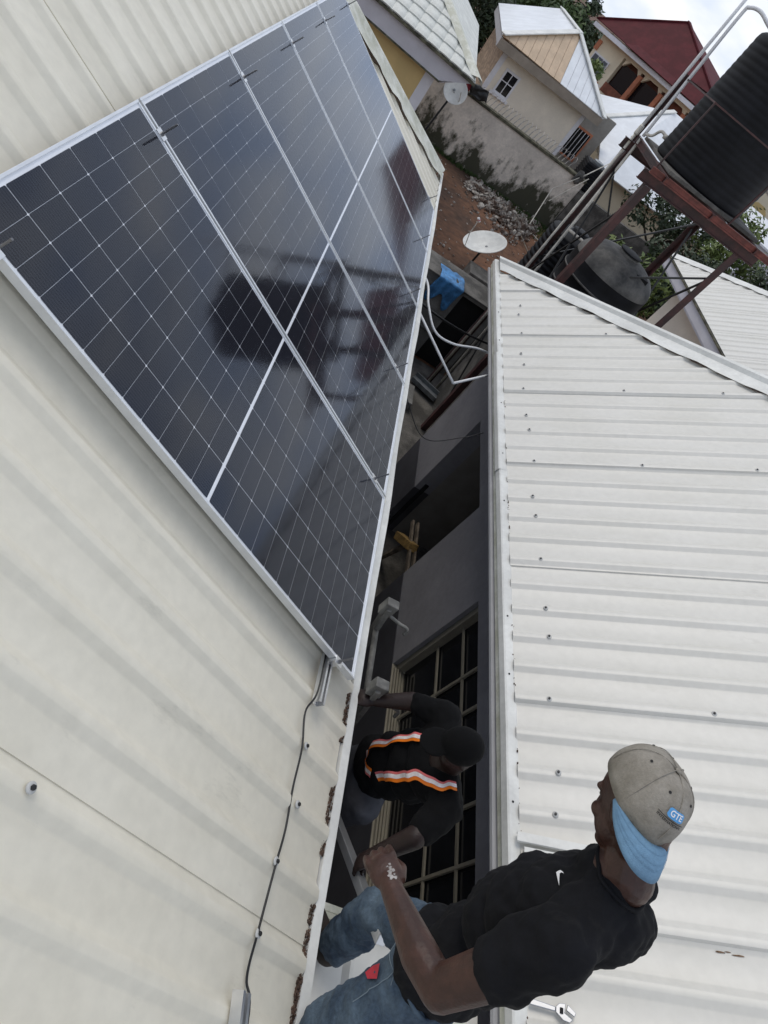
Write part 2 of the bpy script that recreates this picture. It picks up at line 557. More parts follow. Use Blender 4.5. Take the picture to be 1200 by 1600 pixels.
def ribbed_sheet(P, y0, y1, ribs, s0, s1, nseg, mat_, parent, lift=.004, over=.0, hr=.020, wob=.0016, name='roof_sheet'):
    ys = {round(y0, 4): 0.0, round(y1 + over, 4): 0.0}
    for r_ in ribs:
        for dy, h in ((-.046, 0), (-.037, .10), (-.017, .92), (-.010, 1), (.010, 1), (.017, .92), (.037, .10), (.046, 0)):
            y = r_ + dy
            if y0 < y < y1 + over:
                ys[round(y, 4)] = h * hr
    for k in range(1, 5):
        pass
    L_ = sorted(ys.items())
    L_ = [(y0 - .0006, None)] + L_          # turned-down lap edge
    mb = MB()
    nc = 0
    for y, h in L_:
        a, b = s0(y), s1(y)
        if (b - a) * (s1(y0) - s0(y0) + 1e-9) <= 0:
            continue
        nc += 1
        if h is None: h = -lift - .004
        for k in range(nseg + 1):
            s = a + (b - a) * k / nseg
            hh = h + lift * (1 - (y - y0) / (y1 - y0)) + wob * noise.noise(V((s * 1.5, y * 2.5, 7.3)))
            mb.v.append(tuple(P(s, y, hh)))
    for i in range(nc - 1):
        for k in range(nseg):
            a = i * (nseg + 1) + k
            mb.f.append((a, a + 1, a + nseg + 2, a + nseg + 1))
    me = mb.mesh(name, mat_, True)
    me.set_sharp_from_angle(angle=R(35))
    return link(bpy.data.objects.new(name, me), parent)


LH = empty('house', (-1.5, 2, 0), 'house on the left whose cream ribbed roof carries the solar panels', 'house')
H0 = -.105
RIBL = [-.155 + .205 * k for k in range(-14, 42)]


def hipL(y):
    return max(-2.2, (y + .36 - 6.30) / .578)


yL = [-.925 + 1.025 * k for k in range(-3, 9)]
sheetsL = []
for a, b in zip(yL[:-1], yL[1:]):
    b2 = min(b, 7.33)
    if a >= b2: continue
    o = ribbed_sheet(lambda s, y, h: PL(s, y, h + H0), a, b2, RIBL, hipL, lambda y: 2.415, 14, M['roofL'], LH, over=.02 if b < 7.3 else 0)
    sheetsL.append((a, b2, o))

# screw with dome washer, shared mesh
sm = MB().lathe([(.0145, 0), (.0145, .004), (.011, .0065), (.0068, .007)], (0, 0, 0), 14)
SCREW_W = sm.mesh('screw', M['flash'], True)
sh = MB().lathe([(.0068, .006), (.0068, .013), (.005, .014)], (0, 0, 0), 6)
SCREW_H = sh.mesh('screw_head', M['rubber'])


def screw(P, s, y, h, nrm, tx, parent):
    az = V(nrm); ax = V(tx)
    ay = az.cross(ax)
    p = P(s, y, h)
    Mx = Matrix(((ax.x, ay.x, az.x, p.x), (ax.y, ay.y, az.y, p.y), (ax.z, ay.z, az.z, p.z), (0, 0, 0, 1)))
    o = bpy.data.objects.new('screw', SCREW_W2)
    COL.objects.link(o)
    o.matrix_basis = Mx
    o.parent = parent
    return o


# washer and head share one small mesh with two materials
bm = bmesh.new()
bm.from_mesh(SCREW_W)
n0 = len(bm.faces)
bm.from_mesh(SCREW_H)
bm.faces.ensure_lookup_table()
for i, f_ in enumerate(bm.faces):
    if i >= n0: f_.material_index = 1
SCREW_W2 = bpy.data.meshes.new('screw')
bm.to_mesh(SCREW_W2); bm.free()
SCREW_W2.materials.append(M['washer']); SCREW_W2.materials.append(M['rubber'])


def sheet_of(lst, y):
    for a, b, o in lst:
        if a <= y < b: return o
    return lst[0][2]


for s, y in ((2.13, -.36), (2.155, -.565), (2.10, -.77), (2.09, -.975), (1.085, -.97), (.3, -.36), (1.25, -1.79)):
    screw(lambda s_, y_, h: PL(s_, y_, h + H0), s, y, .0285, nL, dL, sheet_of(sheetsL, y))

# hip cap of the left roof: a folded strip floating on the ribs
def hip_line_L(t, off, h):
    # t: slope distance; off: distance back from the hip edge along -Y
    return PL(t, 6.30 + .578 * t - off, H0 + h)


mb = MB()
K = 60
rows = []
for k in range(K + 1):
    t = -2.2 + (2.40 + 2.2) * k / K
    dirt = .006 * noise.noise(V((t * 3, 0, 0)))
    wav = .010 * math.sin(t * 2 * math.pi / .55) + .006 * math.sin(t * 17)
    rows.append([hip_line_L(t, .40, .038 + max(0, wav * 1.6)), hip_line_L(t, .385, .042 + max(0, wav * 1.6)), hip_line_L(t, .10, .05 + dirt), hip_line_L(t, .05, .078), hip_line_L(t, .0, .078),
                 hip_line_L(t, -.04, .045) + V((0, 0, -.01)), hip_line_L(t, -.16, -.04) + V((0, 0, -.06))])
for k in range(K + 1):
    mb.v += [tuple(p) for p in rows[k]]
q = len(rows[0])
for k in range(K):
    for i in range(q - 1):
        a = k * q + i
        mb.f.append((a, a + 1, a + q + 1, a + q))
mb.build('hip_cap', M['flash_old'], LH, smooth=True, auto=40)
# far hip-end slope and back slope (out of view)
mb = MB()
e0 = PL(2.415, 7.70, H0); r0 = PL(-2.2, 5.03, H0)
e1 = V((-5.6, 7.70, e0.z)); r1 = V((r0.x, r0.y, r0.z))
mb.slab([e0, e1, r0], .01)
mb.slab([r0, V((-5.6, 7.70, e0.z)), V((-5.6, -4, e0.z)), V((r0.x, -4, r0.z))], .01)
mb.build('roof_slope', M['roofL'], LH)
# eave flashing, fascia, soffit, wall
E0 = PL(2.415, 0, H0)
mb = MB()
zt = E0.z + .004
prof = []
nb = 48
for k in range(nb + 1):
    y = -4 + 11.74 * k / nb
    wob = .010 * noise.noise(V((y * 1.3, 2, 0)))
    x0 = E0.x + .012 + wob * .5
    prof.append([(x0 - .02, y, zt - .05), (x0, y, zt + .005 + wob * .4), (x0 + .038 + wob, y, zt + .002 + wob * .4), (x0 + .042 + wob, y, zt - .15), (x0 + .02, y, zt - .165)])
for pr in prof: mb.v += pr
for k in range(nb):
    for i in range(4):
        a = k * 5 + i
        mb.f.append((a, a + 1, a + 6, a + 5))
mb.build('eave_flashing', M['flash'], LH)
MB().slab([(1.45, -4, zt - .17), (E0.x + .06, -4, zt - .17), (E0.x + .06, 7.7, zt - .17), (1.45, 7.7, zt - .17)], .02, (0, 0, 1)).build('soffit', M['soffit'], LH)
MB().box((-5, -4, 1.02), (1.45, 6.6, zt - .18)).build('wall', M['wall_grey'], LH)
MB().box((-5.01, -4.01, 0), (1.455, 6.61, 1.02)).build('dado', M['dado'], LH)
# dried mud along the eave
def mud(y0, y1, xf, n, parent, dens=1, xs=.02):
    mb = MB()
    for _ in range(n):
        y = random.uniform(y0, y1)
        if noise.noise(V((y * 4.5, 1.3, 0))) < -.12: continue
        p = xf(y) + V((random.uniform(-xs, xs), 0, random.uniform(-.012, .012)))
        r_ = random.uniform(.0015, .0046)
        mb2 = bmesh.new()
        bmesh.ops.create_icosphere(mb2, subdivisions=1, radius=r_)
        b0 = len(mb.v)
        for v in mb2.verts:
            c = v.co * (1 + .5 * random.uniform(-1, 1))
            mb.v.append((p.x + c.x, p.y + c.y * 1.5, p.z + c.z))
        mb.f += [tuple(b0 + v.index for v in f.verts) for f in mb2.faces]
        mb2.free()
    return tag(mb.build('dried_mud', M['mud'], parent), kind='stuff')


mud(-1.5, .05, lambda y: PL(2.412, y, H0 + .002), 1900, LH, xs=.009)

# ------------------------------------------------------------------ solar panels
WP, LP = 1.154, 2.278
CP, RPi = .0921, .1850
ch = .0035
hx, hy = (CP - .0016) / 2, (RPi - .0034) / 2
cm = MB().poly([(-hx + ch, -hy, 0), (hx - ch, -hy, 0), (hx, -hy + ch, 0), (hx, hy - ch, 0), (hx - ch, hy, 0), (-hx + ch, hy, 0), (-hx, hy - ch, 0), (-hx, -hy + ch, 0)])
CELL = cm.mesh('solar_cell', M['cell'])
ROT = Matrix(((dL.x, 0, nL.x, 0), (dL.y, 1, nL.y, 0), (dL.z, 0, nL.z, 0), (0, 0, 0, 1)))
names = ['dark solar panel nearest the camera, first of the row of five',
         'second solar panel from the camera, crossed by the dark tank reflection',
         'middle solar panel of the row of five on the cream roof',
         'fourth solar panel from the camera, next to last before the hip',
         'farthest solar panel, beside the hip flashing of the cream roof']
for k in range(5):
    y0, y1 = k * WP + .008, (k + 1) * WP - .008
    if k == 0: y0 = .002
    Pn = empty('solar_panel', PL(0, y0, -.035), names[k], 'solar panel', 'solar panels on the cream roof')
    fw, fh = .011, .035
    for nm, a, b in (('s', (0, y0, y1), 0), ('s', (LP - fw, y0, y1), 0)):
        s_ = a[0]
        mb = MB()
        mb.hexa([PL(s_, y0, -fh), PL(s_ + fw, y0, -fh), PL(s_ + fw, y1, -fh), PL(s_, y1, -fh), PL(s_, y0, 0), PL(s_ + fw, y0, 0), PL(s_ + fw, y1, 0), PL(s_, y1, 0)])
        mb.build('frame_bar', M['frame'], Pn, bevel=.0012)
    for ya, yb in ((y0, y0 + fw), (y1 - fw, y1)):
        mb = MB()
        a_, b_ = fw + .0004, LP - fw - .0004
        mb.hexa([PL(a_, ya, -fh), PL(b_, ya, -fh), PL(b_, yb, -fh), PL(a_, yb, -fh), PL(a_, ya, 0), PL(b_, ya, 0), PL(b_, yb, 0), PL(a_, yb, 0)])
        mb.build('frame_bar', M['frame'], Pn, bevel=.0012)
    MB().quad(PL(fw, y0 + fw, -.006), PL(LP - fw, y0 + fw, -.006), PL(LP - fw, y1 - fw, -.006), PL(fw, y1 - fw, -.006)).build('backsheet', M['backsheet'], Pn)
    yc = (y0 + y1) / 2
    for r_ in range(24):
        s = .0265 + CP / 2 + CP * r_ if r_ < 12 else LP - .0265 - CP / 2 - CP * (23 - r_)
        for c_ in range(6):
            y = yc + (c_ - 2.5) * RPi
            p = PL(s, y, -.0046)
            inst('cell', CELL, Matrix.Translation(p) @ ROT, Pn)
    MB().quad(PL(fw, y0 + fw, -.0022), PL(LP - fw, y0 + fw, -.0022), PL(LP - fw, y1 - fw, -.0022), PL(fw, y1 - fw, -.0022)).build('glass', M['pglass'], Pn)

# mounting rails with clamps and bolts
def c_rail(mb, s, ya, yb, hb, wd=.04, ht=.04, th=.003, P=PL):
    for (s0_, s1_, h0_, h1_) in ((s - wd / 2, s + wd / 2, hb, hb + th), (s - wd / 2, s - wd / 2 + th, hb + th, hb + ht), (s + wd / 2 - th, s + wd / 2, hb + th, hb + ht),
                                 (s - wd / 2 + th, s - .008, hb + ht - th, hb + ht), (s + .008, s + wd / 2 - th, hb + ht - th, hb + ht)):
        mb.hexa([P(s0_, ya, h0_), P(s1_, ya, h0_), P(s1_, yb, h0_), P(s0_, yb, h0_), P(s0_, ya, h1_), P(s1_, ya, h1_), P(s1_, yb, h1_), P(s0_, yb, h1_)])


for s, ya, lab in ((.145, -.02, 'aluminium mounting rail under the upper edge of the solar panels'), (2.125, -.19, 'aluminium mounting rail under the lower edge of the solar panels')):
    rl = empty('mounting_rail', PL(s, ya, H0 + .02), lab, 'rail', 'rails under the panels')
    mb = MB()
    c_rail(mb, s, ya, 5 * WP + .05, -.036 - .041)
    mb.build('channel', M['alu'], rl)
    for k in range(6):
        y = k * WP
        if k == 0: y = -.006
        if k == 5: y = 5 * WP
        mb = MB()
        q_ = PL(s, y, .0025)
        mb.obox(q_, dL * .05, EY * .038, nL * .005)
        mb.obox(PL(s, y, -.02), dL * .045, EY * .012, nL * .04)
        c_ = mb.build('clamp', M['alu'], rl, bevel=.001)
        mb = MB()
        tilt = nL + EY * random.uniform(-.12, .12) + dL * random.uniform(-.1, .1)
        mb.tube([PL(s, y, -.03), PL(s, y, .005) + tilt * (.085 if k else .07)], .0045, 8)
        mb.lathe([(.009, .0), (.009, .008)], PL(s, y, .005), 6, axis=nL)
        mb.build('bolt', M['steelbolt'], c_)

# loose rail offcut, cable
lr = MB()
c_rail(lr, 2.05, -1.75, -1.125, H0 + .028, P=lambda s, y, h: PL(s + (y + 1.125) * -.22, y, h))
tag(lr.build('rail_offcut', M['alu']), 'short aluminium rail lying loose on the cream roof at the bottom edge', 'rail')
cp = [PL(2.10, .10, -.055), PL(2.095, -.15, -.05), PL(2.09, -.24, H0 + .02), PL(2.105, -.38, H0 + .031), PL(2.118, -.52, H0 + .02), PL(2.128, -.66, H0 + .02), PL(2.10, -.78, H0 + .032), PL(2.085, -.97, H0 + .032), PL(2.11, -1.08, H0 + .01), PL(2.135, -1.18, H0 + .03), PL(2.15, -1.6, H0 + .03)]
mb = MB().tube(spline(cp, 8), .0042, 8)
tag(mb.build('cable', M['cable'], smooth=True), 'black cable trailing from the rail end along the cream roof', 'cable')

# ------------------------------------------------------------------ right house
RH = empty('house', (6, 1, 0), 'grey house on the right of the alley under a white ribbed roof', 'house')
RIBR = [.078 + .2018 * k for k in range(-16, 34)]
WR = 3.55


def hipR(y):
    return min(4.4, (6.36 - .25 - y) * .863)


yR = [-3.57, -2.56, -1.555, -.553, .453, 1.438, 2.477, 3.475, 4.497, 5.5, 6.06]
sheetsR = []
for a, b in zip(yR[:-1], yR[1:]):
    a2, b2 = a, b
    # lap is on the near (lower-Y) edge of each sheet
    o = ribbed_sheet(PR, a2, b2, RIBR, lambda y: .016, hipR, 14, M['roofR'], RH, over=.025 if b < 6 else 0, lift=.011, hr=.022)
    sheetsR.append((a, b, o))
for r_, ys_ in ((.21, 'all'), (1.06, 'seam'), (1.88, 'seam')):
    for k, y in enumerate(RIBR):
        if y < -1.2 or y > 6.0: continue
        if r_ > hipR(y) - .3: continue
        near_seam = any(abs(y - .02 - sm_) < .03 for sm_ in yR)
        if ys_ == 'seam' and not near_seam: continue
        if ys_ == 'all' and (k % 5) in (2, 4): continue
        screw(PR, r_ + random.uniform(-.025, .02), y + random.uniform(-.004, .004), .030, nR, uR, sheet_of(sheetsR, y))
mb = MB()
K = 70
rows = []
for k in range(K + 1):
    t = .02 + 4.4 * k / K
    yh = 6.36 - t / .863
    wav = max(0, .013 * math.sin(t * 2 * math.pi / .42)) + .004 * noise.noise(V((t * 4, 0, 1)))
    rows.append([PR(t, yh - .30, .036 + wav), PR(t, yh - .285, .040 + wav), PR(t, yh - .10, .052), PR(t, yh - .055, .085), PR(t, yh - .0, .088), PR(t, yh + .04, .05), PR(t, yh + .2, -.10)])
for rr in rows: mb.v += [tuple(p) for p in rr]
q = 7
for k in range(K):
    for i in range(q - 1):
        a = k * q + i
        mb.f.append((a, a + 1, a + q + 1, a + q))
mb.build('hip_cap', M['flash'], RH, smooth=True, auto=40)
mb = MB()
c0 = PR(.0, 6.36, 0); rt = PR(4.4, 6.36 - 4.4 / .863, 0)
mb.slab([c0, rt, V((2 * rt.x - c0.x, 6.36, c0.z))], .01)
mb.slab([rt, V((rt.x, -3.5, rt.z)), V((2 * rt.x - c0.x, -3.5, c0.z)), V((2 * rt.x - c0.x, 6.36, c0.z))], .01)
mb.build('roof_slope', M['roofR'], RH)
# fascia: strips joined end to end
zt = 3.296
for ya, yb, dx in ((-3.5, 2.42, 0), (2.40, 4.16, -.008), (4.15, 6.40, .004)):
    mb = MB()
    nb = 14
    pr = []
    for k in range(nb + 1):
        y = ya + (yb - ya) * k / nb
        wb = .006 * noise.noise(V((y * 1.1, 5, 0))) + dx
        pr.append([(3.078 + wb, y, zt - .03), (3.072 + wb, y, zt + .002), (3.062 + wb, y, zt + .004), (3.014 + wb, y, zt - .012), (3.006 + wb, y, zt - .020), (3.003 + wb, y, zt - .062), (3.008 + wb, y, zt - .068), (3.06 + wb, y, zt - .068)])
    for p_ in pr: mb.v += p_
    for k in range(nb):
        for i in range(7):
            a = k * 8 + i
            mb.f.append((a, a + 1, a + 9, a + 8))
    mb.build('fascia', M['flash'], RH, smooth=True, auto=25)
mb = MB()
nb = 20
for k in range(nb):
    y = -3.4 + 9.7 * k / nb + random.uniform(-.1, .1)
sr = MB()
for y in [-.52, -.08, .62, 1.02, 2.05, 2.6, 3.3, 4.4, 5.0]:
    sr.lathe([(.006, 0), (.004, .004)], (3.03, y, zt - .004), 8, axis=(-.25, 0, 1))
tag(sr.build('fascia_screws', M['rubber'], RH), kind='stuff')
MB().box((3.012, -3.5, zt - .105), (3.03, 6.38, zt - .070)).build('gutter_lip', M['flash_old'], RH)
MB().box((3.0, -3.5, zt - .15), (WR + .3, 6.36, zt - .13)).build('soffit', M['soffit'], RH)
mud(-1.2, 3.4, lambda y: PR(.016, y, .004), 260, RH, xs=.006)
# walls with openings: window z .99..2.32, Y -.35..1.95 ; recess Y 3.07..4.45 z 0..2.32
zs = zt - .15
WY0, WY1 = -.40, 1.95
T = .22
mb = MB()
mb.box((WR, -3.5, .99), (WR + T, WY0, zs))
mb.box((WR, WY0, 2.32), (WR + T, WY1, zs))
mb.box((WR, WY1, .99), (WR + T, 3.07, zs))
mb.box((WR, 3.07, 2.32), (WR + T, 4.46, zs))
mb.box((WR, 4.46, .99), (WR + T, 5.44, zs))
mb.box((WR + T, 5.22, .99), (9.5, 5.44, zs))
wall_r = mb.build('wall', M['wall_grey'], RH)
mb = MB()
mb.box((WR - .006, -3.5, 0), (WR + T, 3.07, .988))
mb.box((WR - .006, 4.46, 0), (WR + T, 5.446, .988))
mb.box((WR + T, 5.22, 0), (9.5, 5.446, .988))
mb.build('dado', M['dado'], RH)
# recess: far jamb, floor, back wall, near jamb
mb = MB()
mb.box((WR + T, 4.46, 0), (WR + 1.5, 4.66, zs))
mb.build('jamb_wall', M['wall_in'], RH)
MB().box((WR + .08, 4.44, .12), (WR + .13, 4.458, 1.12)).build('slot_shade', M['dark'], RH)  # near-black strip painted as the shadow in the jamb slot
MB().box((WR + 1.5, 2.8, 0), (WR + 1.6, 4.66, zs)).build('back_wall', M['wall_in'], RH)
MB().box((WR + T, 2.85, 0), (WR + 1.5, 3.05, zs)).build('jamb_wall', M['wall_in'], RH)
MB().box((WR + .0, 3.07, .02), (WR + 1.5, 4.46, .12)).build('door_step', M['concrete_d'], RH)
for x0 in (WR + .03, WR + .1):
    MB().box((x0, 3.10, .95), (x0 + .025, 3.9, 1.0)).build('handrail', M['wood'], RH)
# room behind the window
MB().box((WR + 1.9, -3.4, 0), (WR + 2.0, 2.8, zs)).build('room_wall', M['wall_in'], RH)
# window
Wn = MB()
fx = WR + .045
fr = MB()
fr.box((fx, WY0, .99), (fx + .10, WY0 + .05, 2.318))
fr.box((fx, WY1 - .055, .99), (fx + .10, WY1 - .002, 2.318))
fr.box((fx, WY0 + .05, 2.26), (fx + .10, WY1 - .055, 2.318))
win = fr.build('window', M['wframe'], RH, bevel=.003)
mb = MB()
for k in range(5):
    x0 = fx - .035 + k * .032
    mb.box((x0, WY0 + .05, .992), (x0 + .016, WY1 - .055, 1.035 - .006 * k))
mb.box((fx - .05, WY0, .975), (fx + .12, WY1 - .002, 1.0))
mb.build('sill_track', M['wframe'], win, bevel=.002)
gx = fx + .05
for y in (1.42, 1.10, .405, .05):
    MB().box((gx, y - .011, 1.03), (gx + .022, y + .011, 2.26)).build('mullion', M['wframe'], win)
for z in (1.60, 1.98):
    MB().box((gx + .003, WY0 + .05, z - .010), (gx + .019, WY1 - .055, z + .010)).build('transom', M['wframe'], win)
MB().box((gx + .03, WY0 + .05, 1.03), (gx + .034, WY1 - .055, 2.26)).build('pane', M['glass_d'], win)
# yellow plank inside the recess
mb = MB().bar((WR + .02, 3.82, .72), (WR + .06, 3.45, 1.02), .12, .10)
tag(mb.build('wood_block', M['wood_y'], bevel=.006), 'yellow wooden block leaning in the dark doorway of the grey wall', 'wood block')
mb = MB().bar((WR + .1, 3.9, .13), (WR + .06, 3.6, .88), .05, .05)
tag(mb.build('wood_batten', M['wood'], bevel=.003), 'thin brown batten propping the yellow block in the doorway', 'batten')

# lower connecting roof between the houses where the man stands
CR = empty('connecting_roof', (2.5, -1.8, 2.9), 'low white sheet roof bridging the alley under the man', 'roof')
mb = MB()
for a in range(0, 13):
    x = 2.0 + a * .085
nx = 40
ny = 8
for i in range(nx + 1):
    for j in range(ny + 1):
        x = 2.02 + 1.0 * i / nx; y = -.72 - 2.6 * j / ny
        u = (x * 1 / .25) % 1
        h = .018 if .42 < u < .58 else 0
        mb.v.append((x, y, 3.035 + h + .02 * j / ny))
for i in range(nx):
    for j in range(ny):
        a = i * (ny + 1) + j
        mb.f.append((a, a + 1, a + ny + 2, a + ny + 1))
mb.build('roof_sheet', M['roofR'], CR, smooth=True, auto=20)
mb = MB().box((2.04, -.715, 2.93), (3.0, -.685, 3.062))
mb.box((2.04, -.74, 3.05), (3.0, -.7155, 3.066))
mb.build('edge_flashing', M['flash_old'], CR, bevel=.004)
MB().box((2.02, -3.2, 2.78), (3.0, -.76, 3.0)).build('roof_slab', M['wood'], CR)

# ------------------------------------------------------------------ pipes and wires across the alley
def wire(name, pts, r_, m_, label, cat, n=10, group=None, sm_=True):
    return tag(MB().tube(spline(pts, n), r_, 10).build(name, m_, smooth=sm_), label, cat, group)


wire('pipe', [(1.6, 4.9, 3.35), (2.08, 4.72, 3.28), (2.22, 4.42, 3.18), (2.40, 4.25, 3.06), (2.66, 4.35, 3.0), (3.0, 4.58, 3.0), (3.3, 4.65, 3.0)], .0125, M['pvc'], 'white bent pipe curving smoothly across the alley, the farther one', 'pipe')
mb = MB().tube([(1.7, 4.35, 3.33), (2.10, 4.05, 3.24), (2.68, 3.60, 3.03)], .0125, 10)
mb.tube([(2.675, 3.60, 3.03), (3.06, 4.05, 3.06), (3.3, 4.33, 3.07)], .0125, 10)
tag(mb.build('pipe', M['pvc'], smooth=True), 'white pipe with a sharp kink across the alley, the nearer one', 'pipe')
wire('cable', [(1.7, 5.2, 3.1), (2.12, 5.2, 2.84), (2.6, 5.35, 2.70), (3.05, 5.45, 2.66), (3.5, 5.5, 2.7)], .014, M['cable'], 'thick black hose slung across the alley behind the white pipes', 'hose')
wire('cable', [(1.9, 3.5, 3.1), (2.3, 3.25, 2.86), (2.62, 3.06, 2.70), (2.95, 3.20, 2.82), (3.1, 3.26, 2.95)], .0045, M['cable'], 'thin black wire sagging across the alley beside the grey wall', 'wire')

# ------------------------------------------------------------------ water tower
TW = empty('water_tower', (4.87, 7.75, 0), 'rusty red steel water tower stand behind the white roof', 'tower')
TX0, TX1, TY0, TY1 = 4.1, 5.63, 7.05, 8.45


def angle_leg(x, y, z0, z1, wd=.10, sx=1, sy=1, m_='red_steel'):
    mb = MB()
    mb.box((min(x, x + sx * wd), min(y, y + sy * .012), z0), (max(x, x + sx * wd), max(y, y + sy * .012), z1))
    mb.box((min(x, x + sx * .012), min(y + sy * .0125, y + sy * wd), z0), (max(x, x + sx * .012), max(y + sy * .0125, y + sy * wd), z1))
    return mb.build('leg', M[m_], TW)


for x, y, sx, sy in ((TX0 - .05, TY0 - .05, 1, 1), (TX1 + .05, TY0 - .05, -1, 1), (TX0 - .05, TY1 + .05, 1, -1), (TX1 + .05, TY1 + .05, -1, -1)):
    angle_leg(x, y, 0, 4.86, sx=sx, sy=sy)


def ibeam(p, q, h, wd, nm, m_):
    mb = MB()
    p, q = V(p), V(q)
    up = V((0, 0, 1))
    mb.bar(p + up * (h / 2 - .006), q + up * (h / 2 - .006), wd, .012)
    mb.bar(p - up * (h / 2 - .006), q - up * (h / 2 - .006), wd, .012)
    mb.bar(p, q, .010, h - .025)
    return mb.build(nm, M[m_], TW)


ibeam((3.92, TY0, 4.93), (5.92, TY0, 4.93), .14, .07, 'beam', 'red_steel')
ibeam((3.92, TY1, 4.93), (5.92, TY1, 4.93), .14, .07, 'beam', 'red_steel')
for x in (TX0, 4.87, TX1):
    ibeam((x, TY0 - .30, 5.048), (x, TY1 + .30, 5.048), .09, .06, 'joist', 'red_steel')
ibeam((3.90, TY0 - .26, 5.05), (5.98, TY0 - .26, 5.05), .08, .05, 'edge_beam', 'orange_steel')
MB().box((4.18, TY0 - .04, 5.095), (5.70, TY1 + .12, 5.14)).build('deck', M['concrete_d'], TW, bevel=.008)
# thin braces
for a, b in (((TX0, TY0, .6), (TX0, TY1, 2.5)), ((TX0, TY0, 2.6), (TX0, TY1, 4.7)), ((TX0, TY1, 2.6), (TX0, TY0, 4.6)), ((TX1, TY0, 4.45), (4.75, TY0 + .25, 3.7)), ((TX1, TY0, 2.2), (TX1, TY1, 4.6)),
             ((TX1, TY1, 2.4), (TX1, TY0, 4.4)), ((TX0, TY1, 3.0), (TX1, TY1, 4.7)), ((TX1, TY1, 2.6), (TX0, TY1, 4.6))):
    MB().bar(a, b, .024, .024).build('brace', M['rubber'], TW)
MB().bar((TX0, TY0, 2.5), (TX0, TY1, 2.5), .05, .05).build('brace', M['red_steel'], TW)
# cage round the tank
cage = [(3.98, TY0 - .12), (5.18, TY0 - .14), (4.05, TY1 + .02)]
for x, y in cage:
    MB().bar((x, y, 5.0), (x, y, 5.92), .018, .018, up=(0, 1, 0)).build('cage_post', M['red_steel'], TW)
MB().bar((3.98, TY0 - .12, 5.91), (5.9, TY0 - .14, 5.91), .018, .018).build('cage_rail', M['red_steel'], TW)
MB().bar((3.98, TY0 - .12, 5.91), (4.05, TY1 + .02, 5.91), .018, .018).build('cage_rail', M['red_steel'], TW)
MB().bar((4.05, TY1 + .02, 5.91), (4.5, TY1 + .02, 5.93), .03, .03).build('cage_rail', M['red_steel'], TW)
MB().bar((4.03, TY1 + .06, 4.9), (4.03, TY1 + .06, 5.95), .045, .045, up=(0, 1, 0)).build('cage_post', M['red_steel'], TW)

# upper tank
def tank(c, r_, z0, z1, rings, amp, dome, seg=56, flat=.10):
    prof = [(r_ * .97, z0)]
    n = rings * 8
    for k in range(n + 1):
        t = k / n
        prof.append((r_ + amp * (0.5 - .5 * math.cos(2 * math.pi * rings * t)) ** .7 - amp, z0 + .02 + (z1 - z0 - .02) * t))
    for k in range(1, 10):
        a = k / 9 * math.pi / 2
        prof.append((max(.16, r_ * math.cos(a)), z1 + dome * math.sin(a)))
    prof.append((.16, z1 + dome + .05))
    prof.append((.13, z1 + dome + .06))
    return MB().lathe(prof, (c[0], c[1], 0), seg)


UT = empty('water_tank', (4.86, 7.74, 5.14), 'large black ribbed water tank on top of the steel tower', 'water tank')
tank((4.86, 7.74), .70, 5.142, 6.66, 19, .0045, .16).build('tank_body', M['tank'], UT, smooth=True)
MB().lathe([(.20, 6.86), (.22, 6.88), (.22, 6.93), (.2, 6.95)], (4.86, 7.74, 0), 28).build('lid', M['tank'], UT, smooth=True, auto=30)
# lower tank on its plinth
LT = empty('water_tank', (4.9, 7.76, 2.3), 'dusty domed black water tank standing between the tower legs', 'water tank')
prof = [(.60, 2.3), (.64, 2.34)]
for k in range(5):
    z = 2.36 + .25 * k
    prof += [(.65, z), (.665, z + .015), (.665, z + .035), (.65, z + .05), (.652, z + .15)]
prof += [(.65, 3.62)]
lb = MB().lathe(prof, (4.9, 7.76, 0), 56)
lb.build('tank_body', M['tank'], LT, smooth=True, auto=50)
prof = [(.648, 3.622)]
for k in range(1, 11):
    a = k / 10 * math.pi / 2
    prof.append((max(.17, .65 * math.cos(a) ** .8), 3.62 + .33 * math.sin(a)))
prof += [(.17, 3.97), (.15, 3.98)]
for k in range(5):
    z = 2.36 + .25 * k
    MB().lathe([(.6655, z + .012), (.670, z + .02), (.670, z + .03), (.6655, z + .038)], (4.9, 7.76, 0), 48).build('rib', M['tank_dusty'], LT, smooth=True)
dm = MB().lathe(prof, (4.9, 7.76, 0), 56).build('dome', M['tank_dusty'], LT, smooth=True, auto=50)
MB().box((5.02, 7.36, 3.84), (5.22, 7.58, 3.90)).build('label_plate', M['tank'], dm)
MB().lathe([(.17, 3.982), (.18, 3.985), (.18, 4.0), (.16, 4.005)], (4.9, 7.76, 0), 24).build('lid', M['tank'], LT, smooth=True, auto=30)
tag(MB().box((4.25, 7.15, 0), (5.5, 8.37, 2.296)).build('tank_plinth', M['concrete_d']), 'rough concrete plinth under the domed tank inside the tower', 'plinth')
# third, ribbed tank behind the pipes
T3 = empty('water_tank', (4.85, 9.75, 1.9), 'small black ribbed tank half hidden behind the two tower pipes', 'water tank')
tank((4.85, 9.75), .50, 1.9, 3.2, 13, .022, .14, seg=40).build('tank_body', M['tank'], T3, smooth=True)
tag(MB().box((4.4, 9.3, 0), (5.3, 10.2, 1.896)).build('tank_plinth', M['concrete_d']), 'block plinth below the small ribbed tank behind the pipes', 'plinth')

